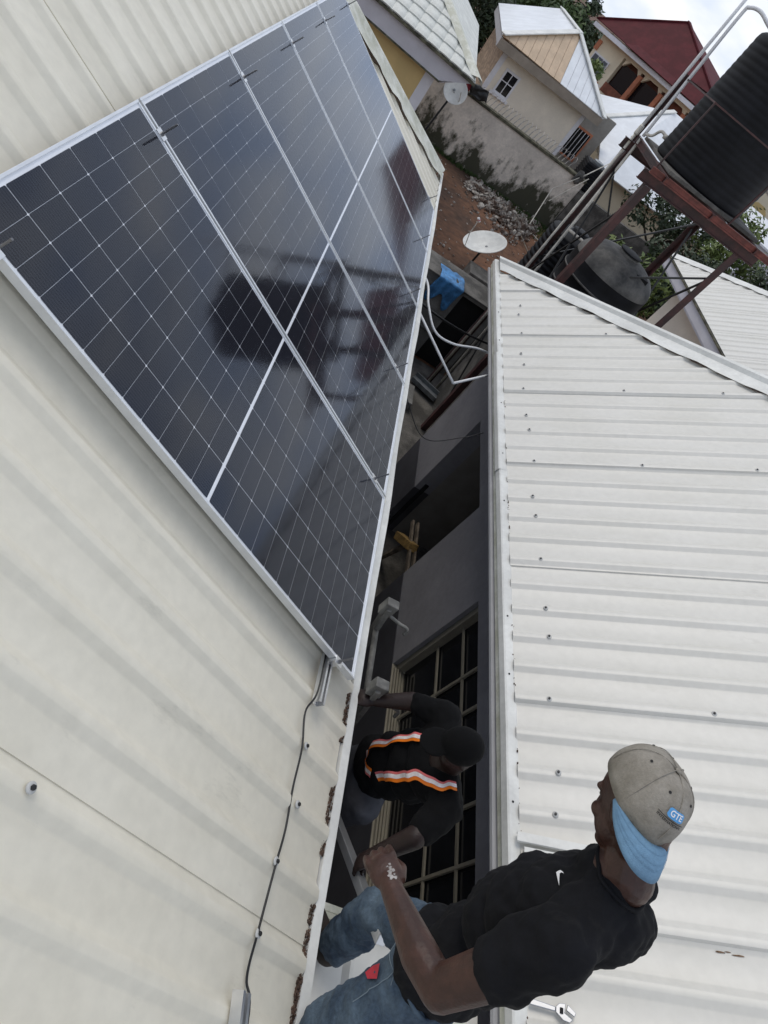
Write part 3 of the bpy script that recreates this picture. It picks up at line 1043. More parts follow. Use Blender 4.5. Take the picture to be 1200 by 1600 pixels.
# pipes up the tower
P1 = empty('water_pipe', (4.07, 8.40, 0), 'pale vertical pipe rising past the tower to the tank top, left one', 'pipe')
mb = MB().tube([(4.07, 8.40, 0), (4.06, 8.41, 2.7), (4.00, 8.45, 5.15)], .022, 10)
mb.build('riser', M['pvc_old'], P1, smooth=True)
mb = MB().tube([(4.00, 8.45, 5.15), (3.97, 8.48, 6.3), (3.95, 8.5, 7.4)], .022, 10)
mb.build('riser', M['pvc'], P1, smooth=True)
MB().lathe([(.03, 5.08), (.034, 5.1), (.034, 5.2), (.03, 5.22)], (4.0, 8.45, 0), 12).build('coupling', M['pvc_old'], P1, smooth=True)
P2 = empty('water_pipe', (4.23, 8.28, 0), 'pale vertical pipe beside the tower that bends over into the tank, right one', 'pipe')
mb = MB().tube([(4.23, 8.28, 0), (4.19, 8.31, 2.6), (4.09, 8.40, 5.10)], .022, 10)
mb.build('riser', M['pvc_old'], P2, smooth=True)
mb = MB().tube(spline([(4.09, 8.40, 5.12), (4.05, 8.42, 6.0), (4.02, 8.43, 6.72), (4.04, 8.40, 6.82), (4.15, 8.32, 6.85), (4.30, 8.22, 6.80), (4.5, 8.1, 6.74)], 6), .022, 10)
mb.build('riser', M['pvc'], P2, smooth=True)
mb = MB().tube(spline([(4.09, 8.40, 5.16), (4.16, 8.34, 5.20), (4.20, 8.30, 5.30), (4.26, 8.24, 5.30), (4.36, 8.16, 5.24)], 6), .02, 10)
mb.lathe([(.035, -.03), (.035, .03)], (4.28, 8.22, 5.29), 10, axis=(1, -.8, 0))
mb.build('valve', M['pvc_old'], P2, smooth=True)
mb = MB().tube([(4.15, 8.34, 3.62), (4.45, 8.06, 3.66), (4.52, 8.0, 3.64)], .022, 10)
mb.build('branch', M['pvc_old'], P2, smooth=True)

# shed with dark doorway behind the tower
SH = empty('pump_shed', (3.4, 10, 0), 'low concrete shed with a dark doorway beyond the alley', 'shed')
mb = MB()
mb.box((2.2, 9.0, 0), (3.72, 9.15, 1.62))
mb.box((4.24, 9.0, 0), (4.42, 9.15, 1.62))
mb.box((3.72, 9.0, 1.56), (4.24, 9.15, 1.62))
mb.box((2.2, 9.15, 0), (2.35, 9.6, 1.62))
mb.box((2.2, 9.6, 0), (4.42, 9.7, 1.62))
mb.build('wall', M['concrete'], SH, bevel=.008)
MB().box((3.724, 9.13, 0), (4.236, 9.145, 1.556)).build('doorway_shade', M['dark'], SH)  # open doorway: this black sheet stands in for the shade inside
MB().box((2.1, 8.96, 1.625), (4.3, 9.75, 1.66)).build('roof', M['concrete_d'], SH, bevel=.006)
MB().box((3.0, 8.96, .62), (3.70, 8.995, .66)).build('ledge', M['concrete_d'], SH)
# blue cloth draped over the shed corner
mb = MB()
ni, nj = 16, 22
for i in range(ni + 1):
    for j in range(nj + 1):
        u = i / ni; v = j / nj
        x = 3.14 + .50 * u + .03 * math.sin(v * 5)
        if v < .5:
            y = 9.42 - .92 * v; z = 1.675 + .03 * noise.noise(V((u * 5, v * 5, 2)))
        else:
            y = 8.95 - .035 * abs(noise.noise(V((u * 7, v * 3, 0)))) - .03; z = 1.675 - (v - .5) * (.8 + .25 * math.sin(u * 9))
        y -= .03 * math.sin(u * 22) * max(0, v - .35)
        mb.v.append((x, y, z))
for i in range(ni):
    for j in range(nj):
        a = i * (nj + 1) + j
        mb.f.append((a, a + 1, a + nj + 2, a + nj + 1))
o = tag(mb.build('blue_cloth', M['blue_tarp'], smooth=True), 'crumpled bright blue cloth hanging over the edge of the shed', 'cloth')
sd_ = o.modifiers.new('thick', 'SOLIDIFY'); sd_.thickness = .006
# sheet metal trough and bits on the ground
mb = MB()
mb.obox((3.98, 8.05, .13), (.52, -.22, 0), (.09, .22, 0), (0, 0, .02))
mb.obox((3.94, 7.94, .17), (.52, -.22, 0), (.01, .024, 0), (0, 0, .09))
mb.obox((4.02, 8.16, .17), (.52, -.22, 0), (.01, .024, 0), (0, 0, .09))
tag(mb.build('metal_trough', M['sheet_grey'], bevel=.004), 'shiny grey metal trough on the ground at the foot of the pipes', 'trough')
tag(MB().box((3.2, 7.25, .05), (3.75, 7.8, .22)).build('concrete_step', M['concrete'], bevel=.02), 'tan concrete step beside the metal trough at the alley end', 'step')
tag(MB().bar((4.95, 12.6, .2), (5.85, 12.2, 1.05), .16, .22).build('concrete_block', M['concrete'], bevel=.01), 'pale slanting concrete post left of the tower pipes', 'post')
tag(MB().box((4.6, 13.0, 0), (5.5, 13.7, .5)).build('dark_box', M['concrete_d'], bevel=.02), 'dark square concrete box on the red earth near the dish', 'concrete box')
rnd = random.Random(3)
for k, (a, b, lab) in enumerate(((( 3.55, 11.6, .06), (4.75, 11.1, .10), 'thin pale stick lying across the earth beside the blue cloth'), ((4.3, 11.8, .08), (4.7, 10.6, .12), 'crooked pale stick standing out of the earth below the dish'))):
    a, b = V(a), V(b)
    pts = [a.lerp(b, t / 6) + V((rnd.uniform(-.06, .06), rnd.uniform(-.06, .06), rnd.uniform(0, .08))) for t in range(7)]
    tag(MB().tube(spline(pts, 4), .014, 6).build('stick', M['wood'], smooth=True), lab, 'stick')

# ------------------------------------------------------------------ satellite dishes
def dish(loc, n, d, label, pole_base, arm_dir, lnb=True):
    n = V(n).normalized()
    c = V(loc)
    D = empty('satellite_dish', pole_base, label, 'satellite dish')
    prof = []
    for k in range(9):
        r_ = d / 2 * k / 8
        prof.append((max(r_, .002), .14 * d * (r_ / (d / 2)) ** 2))
    prof.append((d / 2 + .015, .14 * d + .004))
    prof += [(d / 2 + .015, .14 * d - .012)] + [(max(d / 2 * k / 8, .002), .14 * d * (k / 8) ** 2 - .014) for k in range(8, -1, -1)]
    MB().lathe(prof, c - n * .07 * d, 44, axis=n).build('reflector', M['dish'], D, smooth=True, auto=50)
    MB().lathe([(.035, .0), (.03, .012), (.015, .014)], c - n * (.07 * d) + n * .012 + V(arm_dir) * -.06, 14, axis=n).build('boss', M['sheet_grey'], D)
    MB().tube([pole_base, c - n * (.09 * d)], .028, 10).build('pole', M['rubber'], D)
    ad = V(arm_dir).normalized()
    e = c + ad * d * .5 - n * .02
    f_ = c + n * d * .62 + ad * d * .22
    MB().tube([e, e.lerp(f_, .5) + ad * .06, f_], .012, 8).build('feed_arm', M['pvc_old'], D)
    if lnb:
        mb = MB().lathe([(.03, -.06), (.035, -.02), (.03, .05), (.02, .06)], f_, 12, axis=(c - f_))
        l_ = mb.build('feed_horn', M['pvc'], D, smooth=True, auto=40)
        MB().lathe([(.037, -.008), (.037, .012)], f_, 12, axis=(c - f_)).build('band', M['red_print'], l_)
    return D


dish((4.78, 14.3, .80), (-.52, -.12, .85), 1.06, 'wide oval satellite dish standing low on the red earth', (4.80, 14.34, 0), (-.80, -.40, -.43))
dish((2.36, 17, 2.66), (.05, -.82, .56), .62, 'small satellite dish on a pole beside the yellow house', (2.12, 17.1, 0), (.5, .1, -.5), lnb=False)

# ------------------------------------------------------------------ yellow house, upper left
YH = empty('house', (1.66, 13.6, 0), 'yellow house with white scalloped tile roof beyond the panels', 'house')
# its front is not square to its side wall: the plot narrows to the left
SHR = Matrix.Identity(4)
SHR[1][0] = -.40
SHR[1][3] = .40 * 1.66
PINV[YH] = PINV[YH] @ SHR
MB().box((-8, 13.92, 0), (1.37, 20, 3.3)).build('wall', M['yellow_wall'], YH)
MB().box((1.37, 13.90, 0), (1.60, 20, 3.26)).build('corner_pilaster', M['white_paint'], YH)
mb = MB()
mb.slab([(-8, 13.60, 3.24), (1.67, 13.60, 3.24), (2.26, 13.56, 3.60), (-8, 13.56, 3.62)], .05)
mb.build('fascia', M['lav'], YH)
MB().box((-8, 13.585, 3.205), (1.69, 13.66, 3.238)).build('trim', M['moss'], YH)
mb = MB().slab([(1.60, 13.62, 3.21), (1.69, 13.62, 3.21), (2.25, 13.9, 3.58), (2.25, 20, 3.58), (1.6, 20, 3.21)], .03)
mb.build('soffit', M['lav'], YH)
tp = R(25)
ev = V((2.3, 13.5, 3.65))
mb = MB()
mb.slab([ev, V((-1.4, 17.2, 5.37)), V((-8, 17.2, 5.37)), V((-8, 13.5, 3.65))], .03)
mb.slab([ev, V((2.3, 22, 3.65)), V((-1.4, 22, 5.37)), V((-1.4, 17.2, 5.37))], .03)
mb.build('roof', M['tile_white'], YH)
# shaped tiles on the visible slope
su = V((0, math.cos(tp), math.sin(tp)))
sn = V((0, -math.sin(tp), math.cos(tp)))
tw, tl = .30, .36
tm = MB()
nq = 8
for i in range(nq + 1):
    u = i / nq
    x = (u - .5) * tw
    hgt = .045 * math.sin(math.pi * u) ** .8
    fr_ = -.05 * math.sin(math.pi * u)
    tm.v += [(x, fr_, hgt + .028), (x, fr_, hgt + .004), (x, tl, hgt * .8 + .004)]
for i in range(nq):
    a = i * 3
    tm.f += [(a, a + 3, a + 4, a + 1), (a, a + 2, a + 5, a + 3)]
TILE = tm.mesh('roof_tile', M['tile_white'], True)
TILE.set_sharp_from_angle(angle=R(45))
for j in range(9):
    for i in range(22):
        x = 2.1 - i * tw
        y_ = j * tl * .93
        if x > 2.3 - y_ * math.cos(tp) - .12: continue
        p = V((x, 13.5, 3.65)) + su * (y_ + .0) + sn * .003
        inst('roof_tile', TILE, Matrix.Translation(p) @ Matrix(((1, 0, 0, 0), (0, su.y, sn.y, 0), (0, su.z, sn.z, 0), (0, 0, 0, 1))), YH)
# hip cap (broad, with dark ragged edge)
mb = MB()
hd = (V((-1.4, 17.2, 5.37)) - ev)
for k in range(41):
    t = k / 40
    p = ev + hd * t
    wv = .03 * noise.noise(V((t * 14, 0, 4)))
    mb.v += [tuple(p + V((-.17 + wv, 0, .075))), tuple(p + V((-.16 + wv, .0, .08))), tuple(p + V((0, 0, .13))), tuple(p + V((.10, .06, .10))), tuple(p + V((.16, .12, .0)))]
for k in range(40):
    for i in range(4):
        a = k * 5 + i
        mb.f.append((a, a + 1, a + 6, a + 5))
mb.build('hip_cap', M['flash_old'], YH, smooth=True, auto=35)
MB().box((-8, 13.44, 3.60), (2.3, 13.50, 3.65)).build('eave_edge', M['moss'], YH)

# ------------------------------------------------------------------ compound wall, razor wire, rubble
FW = empty('compound_wall', (4, 22.2, 0), 'mossy stained plaster compound wall across the red yard', 'wall')
for k, (x0, x1) in enumerate(((-2, 1.6), (1.603, 2.95), (2.953, 5.35), (5.353, 6.9), (6.903, 8.2))):
    MB().box((x0, 22.1 + .004 * (k % 2), -.2), (x1, 22.32, 1.90)).build('wall_bay', M['fence'], FW)
MB().box((-2, 22.05, 1.903), (8.22, 22.38, 1.99)).build('coping', M['moss'], FW, bevel=.015)
MB().box((8.203, 21.98, -.2), (14, 22.2, 1.62)).build('wall_bay', M['concrete_d'], FW)
mb = MB()
pts = []
turns = 26
for k in range(turns * 14 + 1):
    a = 2 * math.pi * k / 14
    x = 3.3 + 4.2 * k / (turns * 14)
    pts.append((x + .06 * math.sin(a), 22.2 + .19 * math.cos(a), 2.19 + .19 * math.sin(a) + .02 * noise.noise(V((x * 3, 0, 0)))))
mb.tube(pts, .0085, 4)
tag(mb.build('razor_wire', M['razor']), 'coil of razor wire along the top of the stained compound wall', 'razor wire')


def cloth(name, c, ex, ez, m_, label):
    mb = MB()
    for i in range(9):
        for j in range(9):
            u, v = i / 8 - .5, j / 8 - .5
            p = V(c) + V(ex) * u + V(ez) * v + V((0, -.04 + .09 * noise.noise(V((u * 4, v * 4, c[0]))), .06 * noise.noise(V((u * 5, v * 3, 9)))))
            mb.v.append(tuple(p))
    for i in range(8):
        for j in range(8):
            a = i * 9 + j
            mb.f.append((a, a + 1, a + 10, a + 9))
    o = tag(mb.build(name, m_, smooth=True), label, 'cloth')
    s_ = o.modifiers.new('thick', 'SOLIDIFY'); s_.thickness = .012


cloth('red_cloth', (3.02, 22.0, 2.16), (.28, 0, .04), (.05, 0, .34), M['red_cloth'], 'dark red cloth hung on the end of the compound wall')
cloth('black_cloth', (3.45, 22.0, 2.18), (.62, 0, .1), (-.12, 0, .34), M['rubber'], 'black cloth hung next to the red one on the compound wall')
cloth('laundry', (7.85, 22.0, 1.98), (.3, 0, 0), (.05, 0, .42), M['tank_dusty'], 'dark bundle of cloth at the right end of the razor wire')

# rubble
mb = MB()
rr = random.Random(11)
protos = []
for k in range(6):
    b_ = bmesh.new()
    bmesh.ops.create_icosphere(b_, subdivisions=1, radius=1)
    for v in b_.verts: v.co *= 1 + rr.uniform(-.38, .25)
    protos.append(([v.co.copy() for v in b_.verts], [tuple(v.index for v in f.verts) for f in b_.faces]))
    b_.free()
for k in range(1500):
    t = rr.random()
    c0 = V((4.75, 21.2, 0)).lerp(V((7.25, 20.0, 0)), t)
    wd = .6 + 1.7 * t
    u = rr.gauss(0, .42)
    if rr.random() < .12: u *= 2.6
    x = c0.x + u * wd * .45; y = c0.y + u * wd * 1.2 + rr.uniform(-.3, .3)
    if y > 21.95: continue
    hh = max(0, .14 * (1 - abs(u) * 1.1)) * (.5 + t)
    s = rr.choice((.015, .02, .025, .03, .035, .05, .08)) * rr.uniform(.7, 1.3)
    vs_, fs_ = protos[k % 6]
    rx = Matrix.Rotation(rr.uniform(0, 6.28), 3, (rr.uniform(-1, 1), rr.uniform(-1, 1), 1))
    sc = V((s * rr.uniform(.8, 1.8), s, s * rr.uniform(.4, .9)))
    mb.add([(rx @ V((v.x * sc.x, v.y * sc.y, v.z * sc.z))) + V((x, y, hh * rr.random() + .03)) for v in vs_], fs_)
tag(mb.build('rubble', M['stone']), 'heap of broken stones and rubble on the red earth', 'rubble', kind='stuff')
mb = MB()
for k in range(420):
    x = rr.uniform(2.4, 8); y = rr.uniform(8.5, 21.5)
    s = rr.choice((.015, .02, .03, .045)) * rr.uniform(.7, 1.3)
    vs_, fs_ = protos[k % 6]
    mb.add([V((v.x * s, v.y * s, v.z * s * .6)) + V((x, y, .03)) for v in vs_], fs_)
tag(mb.build('scattered_stones', M['stone']), 'small stones scattered over the red yard', 'stones', kind='stuff')
mb = MB()
for k in range(5200):
    if k < 3000:
        x = rr.gauss(7.3, .38); y = rr.gauss(21.2, .45)
    else:
        x = rr.uniform(2.2, 8.2); y = 22.02 - abs(rr.gauss(0, .14))
    if y > 22.06: continue
    h = rr.uniform(.05, .16)
    a = rr.uniform(0, 6.28)
    d_ = V((math.cos(a), math.sin(a), 0)) * .012
    p = V((x, y, .0))
    t_ = p + V((rr.uniform(-.05, .05), rr.uniform(-.05, .05), h))
    mb.add([p - d_, p + d_, t_], [(0, 1, 2)])
tag(mb.build('grass', M['grass']), 'patch of green grass at the foot of the compound wall', 'grass', kind='stuff')
PF = MB()
for a, b in (((7.1, 20.3, .1), (7.35, 21.9, 1.2)), ((7.35, 21.9, 1.2), (8.0, 21.95, 2.2)), ((7.1, 20.3, .1), (7.6, 20.1, .05)), ((7.45, 21.6, .9), (8.1, 21.8, 2.15)), ((8.0, 21.95, 2.2), (8.6, 22.4, 3.0))):
    PF.tube([a, b], .018, 6)
tag(PF.build('bent_pipe', M['pvc_old']), 'thin bent pipe leaning against the grey end of the compound wall', 'pipe')
tag(MB().tube(spline([(6.15, 20.9, .05), (6.6, 20.3, .12), (6.75, 19.4, .1), (7.0, 18.5, .06), (7.2, 17.6, .05)], 5), .022, 6).build('stick', M['wood'], smooth=True), 'long pale branch lying over the rubble near the grass patch', 'branch')

# ------------------------------------------------------------------ cream house behind the wall
HB = empty('house', (5.7, 28, 0), 'cream house behind the razor wire with tan and white roof', 'house')
MB().box((3.78, 25.3, 0), (7.55, 34, 3.5)).build('wall', M['house_b'], HB)
MB().box((3.765, 25.32, 0), (3.779, 34, 3.4)).build('side_wall', M['house_b_side'], HB)
MB().box((3.755, 25.285, 0), (3.95, 25.299, 3.3)).build('corner_strip', M['white_paint'], HB)
MB().box((7.40, 25.285, 0), (7.565, 25.299, 3.3)).build('corner_strip', M['white_paint'], HB)
wn = MB()
wn.box((4.16, 25.25, 1.97), (4.80, 25.298, 2.05)); wn.box((4.16, 25.25, 2.75), (4.80, 25.298, 2.83))
wn.box((4.16, 25.25, 2.05), (4.24, 25.298, 2.75)); wn.box((4.72, 25.25, 2.05), (4.80, 25.298, 2.75))
wb = wn.build('window', M['white_paint'], HB)
MB().box((4.24, 25.28, 2.05), (4.72, 25.296, 2.75)).build('pane', M['glass_d'], wb)
MB().box((4.465, 25.262, 2.05), (4.495, 25.279, 2.75)).build('mullion', M['white_paint'], wb)
MB().box((4.24, 25.264, 2.42), (4.464, 25.278, 2.45)).build('mullion', M['white_paint'], wb)
MB().box((4.496, 25.264, 2.42), (4.72, 25.278, 2.45)).build('mullion', M['white_paint'], wb)
MB().box((4.08, 25.2, 1.88), (4.88, 25.298, 1.969)).build('sill', M['white_paint'], wb)
el, er, ap, rb = V((3.3, 24.6, 3.60)), V((7.97, 24.6, 3.52)), V((5.8, 26.8, 4.93)), V((5.8, 34, 4.93))


def fill_sheets(tri_pt, x0, x1, n, mt, up_h):
    pass


def front_h(x):      # top of the triangular hip end at x
    if x < ap.x: return (x - el.x) / (ap.x - el.x)
    return (er.x - x) / (er.x - ap.x)


fd = V((0, ap.y - el.y, ap.z - 3.56))
xs_ = [3.3 + .29 * k for k in range(17)]
for a, b in zip(xs_[:-1], xs_[1:]):
    b = min(b, 7.97)
    mb = MB()
    q0 = V((a, 24.6, 3.58 - .017 * (a - 3.3))); q1 = V((b - .012, 24.6, 3.58 - .017 * (b - 3.3)))
    t0, t1 = q0 + fd * front_h(a), q1 + fd * front_h(b - .012)
    tops = [t1, t0]
    if a < ap.x < b: tops = [t1, ap.copy(), t0]
    mb.slab([q0, q1] + tops, .03)
    # colour boundary: slanted from eave x~6 to the apex
    mb.build('roof_sheet', M['roof_tan'] if (a + b) / 2 < 5.93 else M['roof_w'], HB)
mb = MB()
mb.slab([el + V((0, 0, -.01)), ap, rb, V((3.3, 34, 3.6))], .03)
mb.slab([ap, er, V((7.97, 34, 3.55)), rb], .03)
mb.build('roof', M['roof_w'], HB)
for p, q_, nm in ((el, ap, 'hip_cap'), (er, ap, 'hip_cap'), (ap, rb, 'ridge_cap')):
    MB().bar(p + V((0, 0, .03)), q_ + V((0, 0, .03)), .26, .05).build(nm, M['flash'], HB, bevel=.015)
MB().box((3.34, 24.63, 3.20), (7.95, 24.68, 3.50)).build('fascia', M['taupe'], HB)
MB().box((3.34, 24.68, 3.24), (3.40, 34, 3.52)).build('fascia', M['soffit'], HB)
MB().box((3.34, 24.68, 3.2), (7.95, 25.29, 3.23)).build('soffit', M['soffit'], HB)
MB().box((7.551, 27.2, 0), (9.2, 27.4, 3.4)).build('porch_wall', M['wall_in'], HB)
pw = MB().box((7.9, 27.12, 1.4), (8.75, 27.195, 2.6)).build('window', M['orange_far'], HB)
MB().box((7.98, 27.09, 1.48), (8.67, 27.118, 2.52)).build('pane', M['glass_d'], pw)
for k in range(4):
    MB().box((8.09 + .16 * k, 27.05, 1.48), (8.11 + .16 * k, 27.088, 2.52)).build('bar', M['white_paint'], pw)

# small ribbed tank on a stand behind the wall end
T4 = empty('water_tank', (8.35, 22.9, 1.6), 'small dark blue-grey ribbed tank behind the end of the compound wall', 'water tank')
mb = MB().box((7.93, 22.5, 1.6), (8.77, 23.3, 2.5))
mb.build('tank_body', M['tank'], T4, bevel=.06)
for k in range(9):
    MB().box((7.91, 22.48, 1.68 + .09 * k), (8.79, 23.32, 1.72 + .09 * k)).build('rib', M['tank'], T4, bevel=.015)
MB().lathe([(.2, 2.5), (.2, 2.58), (.17, 2.6)], (8.35, 22.9, 0), 20).build('lid', M['sheet_grey'], T4)
tag(MB().box((7.95, 22.5, 0), (8.75, 23.3, 1.597)).build('tank_stand', M['concrete_d']), 'block stand below the small ribbed tank behind the wall', 'stand')

# ------------------------------------------------------------------ white-roofed house farther right of it
HC = empty('house', (12, 31, 0), 'house with a plain bright roof between cream house and tower', 'house')
mb = MB()
mb.slab([(9.2, 29.5, 3.1), (9.4, 26.0, 2.0), (17, 26.0, 2.0), (17, 31, 4.75), (12, 31, 4.75)], .04)
mb.slab([(12, 31, 4.75), (17, 31, 4.75), (17, 36, 2.9), (9.2, 36, 2.9), (9.2, 29.5, 3.1)], .04)
mb.build('roof', M['roof_w'], HC)
MB().box((9.9, 26.6, 0), (16.5, 35, 1.95)).build('wall', M['cream_far'], HC)
MB().bar((9.2, 29.5, 3.14), (12, 31, 4.79), .25, .05).build('hip_cap', M['flash'], HC)

# ------------------------------------------------------------------ two-storey house with maroon roof
RD = empty('house', (14, 49, 0), 'two-storey cream and orange house with maroon roof under the sky', 'house')
c0 = V((17.9, 44.6, 0))
e1 = V((-.722, .692, 0)).normalized()
e2 = V((.692, .722, 0)).normalized()


def RP_(a, d, z):
    return c0 + e1 * a + e2 * d + V((0, 0, z))


def rbox(a0, a1, d0, d1, z0, z1):
    return MB().hexa([RP_(a0, d0, z0), RP_(a1, d0, z0), RP_(a1, d1, z0), RP_(a0, d1, z0), RP_(a0, d0, z1), RP_(a1, d0, z1), RP_(a1, d1, z1), RP_(a0, d1, z1)])


LR = 10.2
rbox(-1.5, LR - .7, 1.6, 9, 0, 5.1).build('inner_wall', M['brown_far'], RD)
# front wall pieces around the porch bays
for a0, a1, z0, z1 in ((-1.5, LR - .7, 4.62, 5.15), (LR - 3.1, LR - .7, -.2, 4.62), (-1.5, LR - 3.1, 1.75, 2.35), (-1.5, .9, 2.35, 4.62)):
    rbox(a0, a1, .9, 1.3, z0, z1).build('wall', M['cream_far'], RD)
rbox(-1.5, LR - 3.1, .86, .90, 2.35, 2.95).build('balcony_panel', M['brown_far'], RD)
bays = [.9, 3.2, 5.2, LR - 3.1]
for k, a in enumerate(bays[1:-1] + [bays[0] + .12]):
    rbox(a - .16, a + .16, .75, 1.05, .2, 4.45).build('column', M['orange_far'], RD)
for a0, a1 in zip(bays[:-1], bays[1:]):
    for zz0, zz1 in ((2.35, 4.62), (-.2, 1.75)):
        for sx, aa in ((1, a0 + .16), (-1, a1 - .16)):
            mb = MB()
            tri = [RP_(aa, .95, zz1), RP_(aa + sx * .42, .95, zz1), RP_(aa, .95, zz1 - .42)]
            mb.slab(tri, .25, -e2 if False else e2 * -1)
            mb.build('arch_haunch', M['cream_far'], RD)
    MB().hexa([RP_(a0 + .16, 1.2, 2.36), RP_(a1 - .16, 1.2, 2.36), RP_(a1 - .16, 1.24, 2.36), RP_(a0 + .16, 1.24, 2.36), RP_(a0 + .16, 1.2, 4.34), RP_(a1 - .16, 1.2, 4.34), RP_(a1 - .16, 1.24, 4.34), RP_(a0 + .16, 1.24, 4.34)]).build('bay_shade', M['glass_d'], RD) if a0 > 1 else None  # dark sheet added as the shade inside the open porch bay
for a0 in (LR - 2.5, -.6):
    w_ = rbox(a0, a0 + 1.5, .80, .898, 2.75, 3.85).build('window', M['white_paint'], RD)
    for k in range(3):
        rbox(a0 + .09 + .46 * k, a0 + .09 + .46 * k + .38, .76, .799, 2.85, 3.75).build('pane', M['glass_far'], w_)
rbox(LR - 2.7, LR - .9, .84, .90, 2.1, 2.6).build('panel', M['orange_far'], RD)
rbox(LR - 1.0, LR - .68, .8, .899, 3.9, 4.5).build('panel', M['orange_far'], RD)
rbox(LR - 3.4, LR - .2, .2, .26, 2.5, 2.56).build('balcony_rail', M['white_paint'], RD)
ap2 = V((15.5, 50.9, 8.2))
ez = 5.15
co = [RP_(-2.2, 0, ez), RP_(LR, 0, ez + .1), RP_(LR, 10, ez), RP_(-2.2, 10, ez)]
rf = MB()
for k in range(4):
    rf.slab([co[k], co[(k + 1) % 4], ap2], .05)
rfo = rf.build('roof', M['roof_red'], RD)
for k in (0, 1):
    MB().bar(co[k] + V((0, 0, .05)), ap2 + V((0, 0, .05)), .3, .08).build('hip_cap', M['roof_red'], rfo)
# lower wing of the roof and ribs
mid = RP_(LR - 3.4, 0, ez + .1)
wing = MB()
wing.slab([RP_(2.4, -.35, ez), RP_(LR - 3.2, -.35, ez + .05), RP_(4.6, 3.0, 7.0)], .05)
wing.slab([RP_(LR - 3.2, -.35, ez + .05), RP_(LR - 3.2, 5, 6.5), RP_(4.6, 4.5, 7.0), RP_(4.6, 3.0, 7.0)], .05)
wing.slab([RP_(2.4, 4.5, 6.4), RP_(2.4, -.35, ez), RP_(4.6, 3.0, 7.0), RP_(4.6, 4.5, 7.0)], .05)
wing.build('roof_wing', M['roof_red'], rfo)
rbox(-2.1, LR - .1, -.02, .06, ez - .28, ez - .02).build('fascia', M['white_paint'], RD)
rbox(-2.0, LR - .1, .06, 1.3, ez - .3, ez - .26).build('soffit', M['cream_far'], RD)

# far right: another maroon-roofed house
HD = empty('house', (20, 34, 0), 'cream house with maroon roof at the right edge below the tank', 'house')
MB().slab([(16.5, 33.2, 4.95), (22, 30, 4.5), (24, 34, 7.2), (19, 37, 7.2)], .06).build('roof', M['roof_red'], HD)
MB().hexa([(17.0, 33.1, 0), (22, 30.4, 0), (23, 36, 0), (18.5, 38, 0), (17.0, 33.1, 4.6), (22, 30.4, 4.4), (23, 36, 4.6), (18.5, 38, 4.6)]).build('wall', M['cream_far'], HD)
def onw(t, z, d=.03): return V((17.0, 33.1, z)).lerp(V((22, 30.4, z)), t) + V((-.475, -.88, 0)) * d
hw = MB().slab([onw(.28, 2.9), onw(.45, 2.9), onw(.45, 3.9), onw(.40, 4.1), onw(.33, 4.1), onw(.28, 3.9)], .05, (-.475, -.88, 0)).build('window', M['yellow_wall'], HD)
HE = MB().slab([(15.6, 27.5, 3.4), (22, 24, 3.2), (24, 28, 3.9), (17, 31, 3.9)], .08)
HEo = empty('outbuilding', (19, 27.5, 0), 'low pale-roofed outbuilding half hidden by the shrubs at right', 'outbuilding')
HE.build('roof', M['roof_w'], HEo)
MB().hexa([(15.8, 27.6, 0), (22, 24.2, 0), (23, 27.5, 0), (17, 30.5, 0), (15.8, 27.6, 3.3), (22, 24.2, 3.1), (23, 27.5, 3.3), (17, 30.5, 3.3)]).build('wall', M['lav'], HEo)

# ------------------------------------------------------------------ neighbour house with white ribbed roof, right of the tower
NH = empty('house', (11, 10, 0), 'neighbour house with bright fine-ribbed roof to the right of the tower', 'house')
A_N = R(30)
uN = V((math.cos(A_N), 0, math.sin(A_N))); nN = V((-math.sin(A_N), 0, math.cos(A_N)))


def PN(r_, y, h=0):
    return V((8.83, 0, 3.03)) + uN * r_ + EY * y + nN * h


def hipN(y):
    return min(4.6, (14.86 - y) * .808 / math.cos(A_N))


yN = [6 + 1.0 * k for k in range(9)] + [14.75]
for a, b in zip(yN[:-1], yN[1:]):
    ribbed_sheet(PN, a, b, [6.1 + .2 * k for k in range(44)], lambda y: 0, hipN, 4, M['roofR'], NH, lift=.004, over=0, hr=.022, wob=.001)
mb = MB()
for k in range(25):
    t = 4.6 * k / 24
    yh = 14.86 - t * math.cos(A_N) / .808
    wav = max(0, .02 * math.sin(t * 15))
    mb.v += [tuple(PN(t, yh - .22, .03 + wav)), tuple(PN(t, yh - .05, .06)), tuple(PN(t, yh + .03, .07)), tuple(PN(t, yh + .15, -.08))]
for k in range(24):
    for i in range(3):
        a = k * 4 + i
        mb.f.append((a, a + 1, a + 5, a + 4))
mb.build('hip_cap', M['flash'], NH)
MB().box((8.78, 6, 2.80), (8.82, 14.9, 3.05)).build('fascia', M['lav'], NH)
MB().box((8.74, 6, 3.02), (8.822, 14.92, 3.05)).build('eave_edge', M['moss'], NH)
MB().box((8.80, 6, 2.76), (9.4, 14.8, 2.795)).build('soffit', M['lav'], NH)
MB().box((9.38, 6, 0), (14, 14.2, 2.76)).build('wall', M['house_b'], NH)
c_ = PN(4.6, 14.86 - 4.6 * math.cos(A_N) / .808)
MB().slab([PN(0, 14.86), c_, V((16, 14.86, 3.03))], .02).build('roof_slope', M['roofR'], NH)

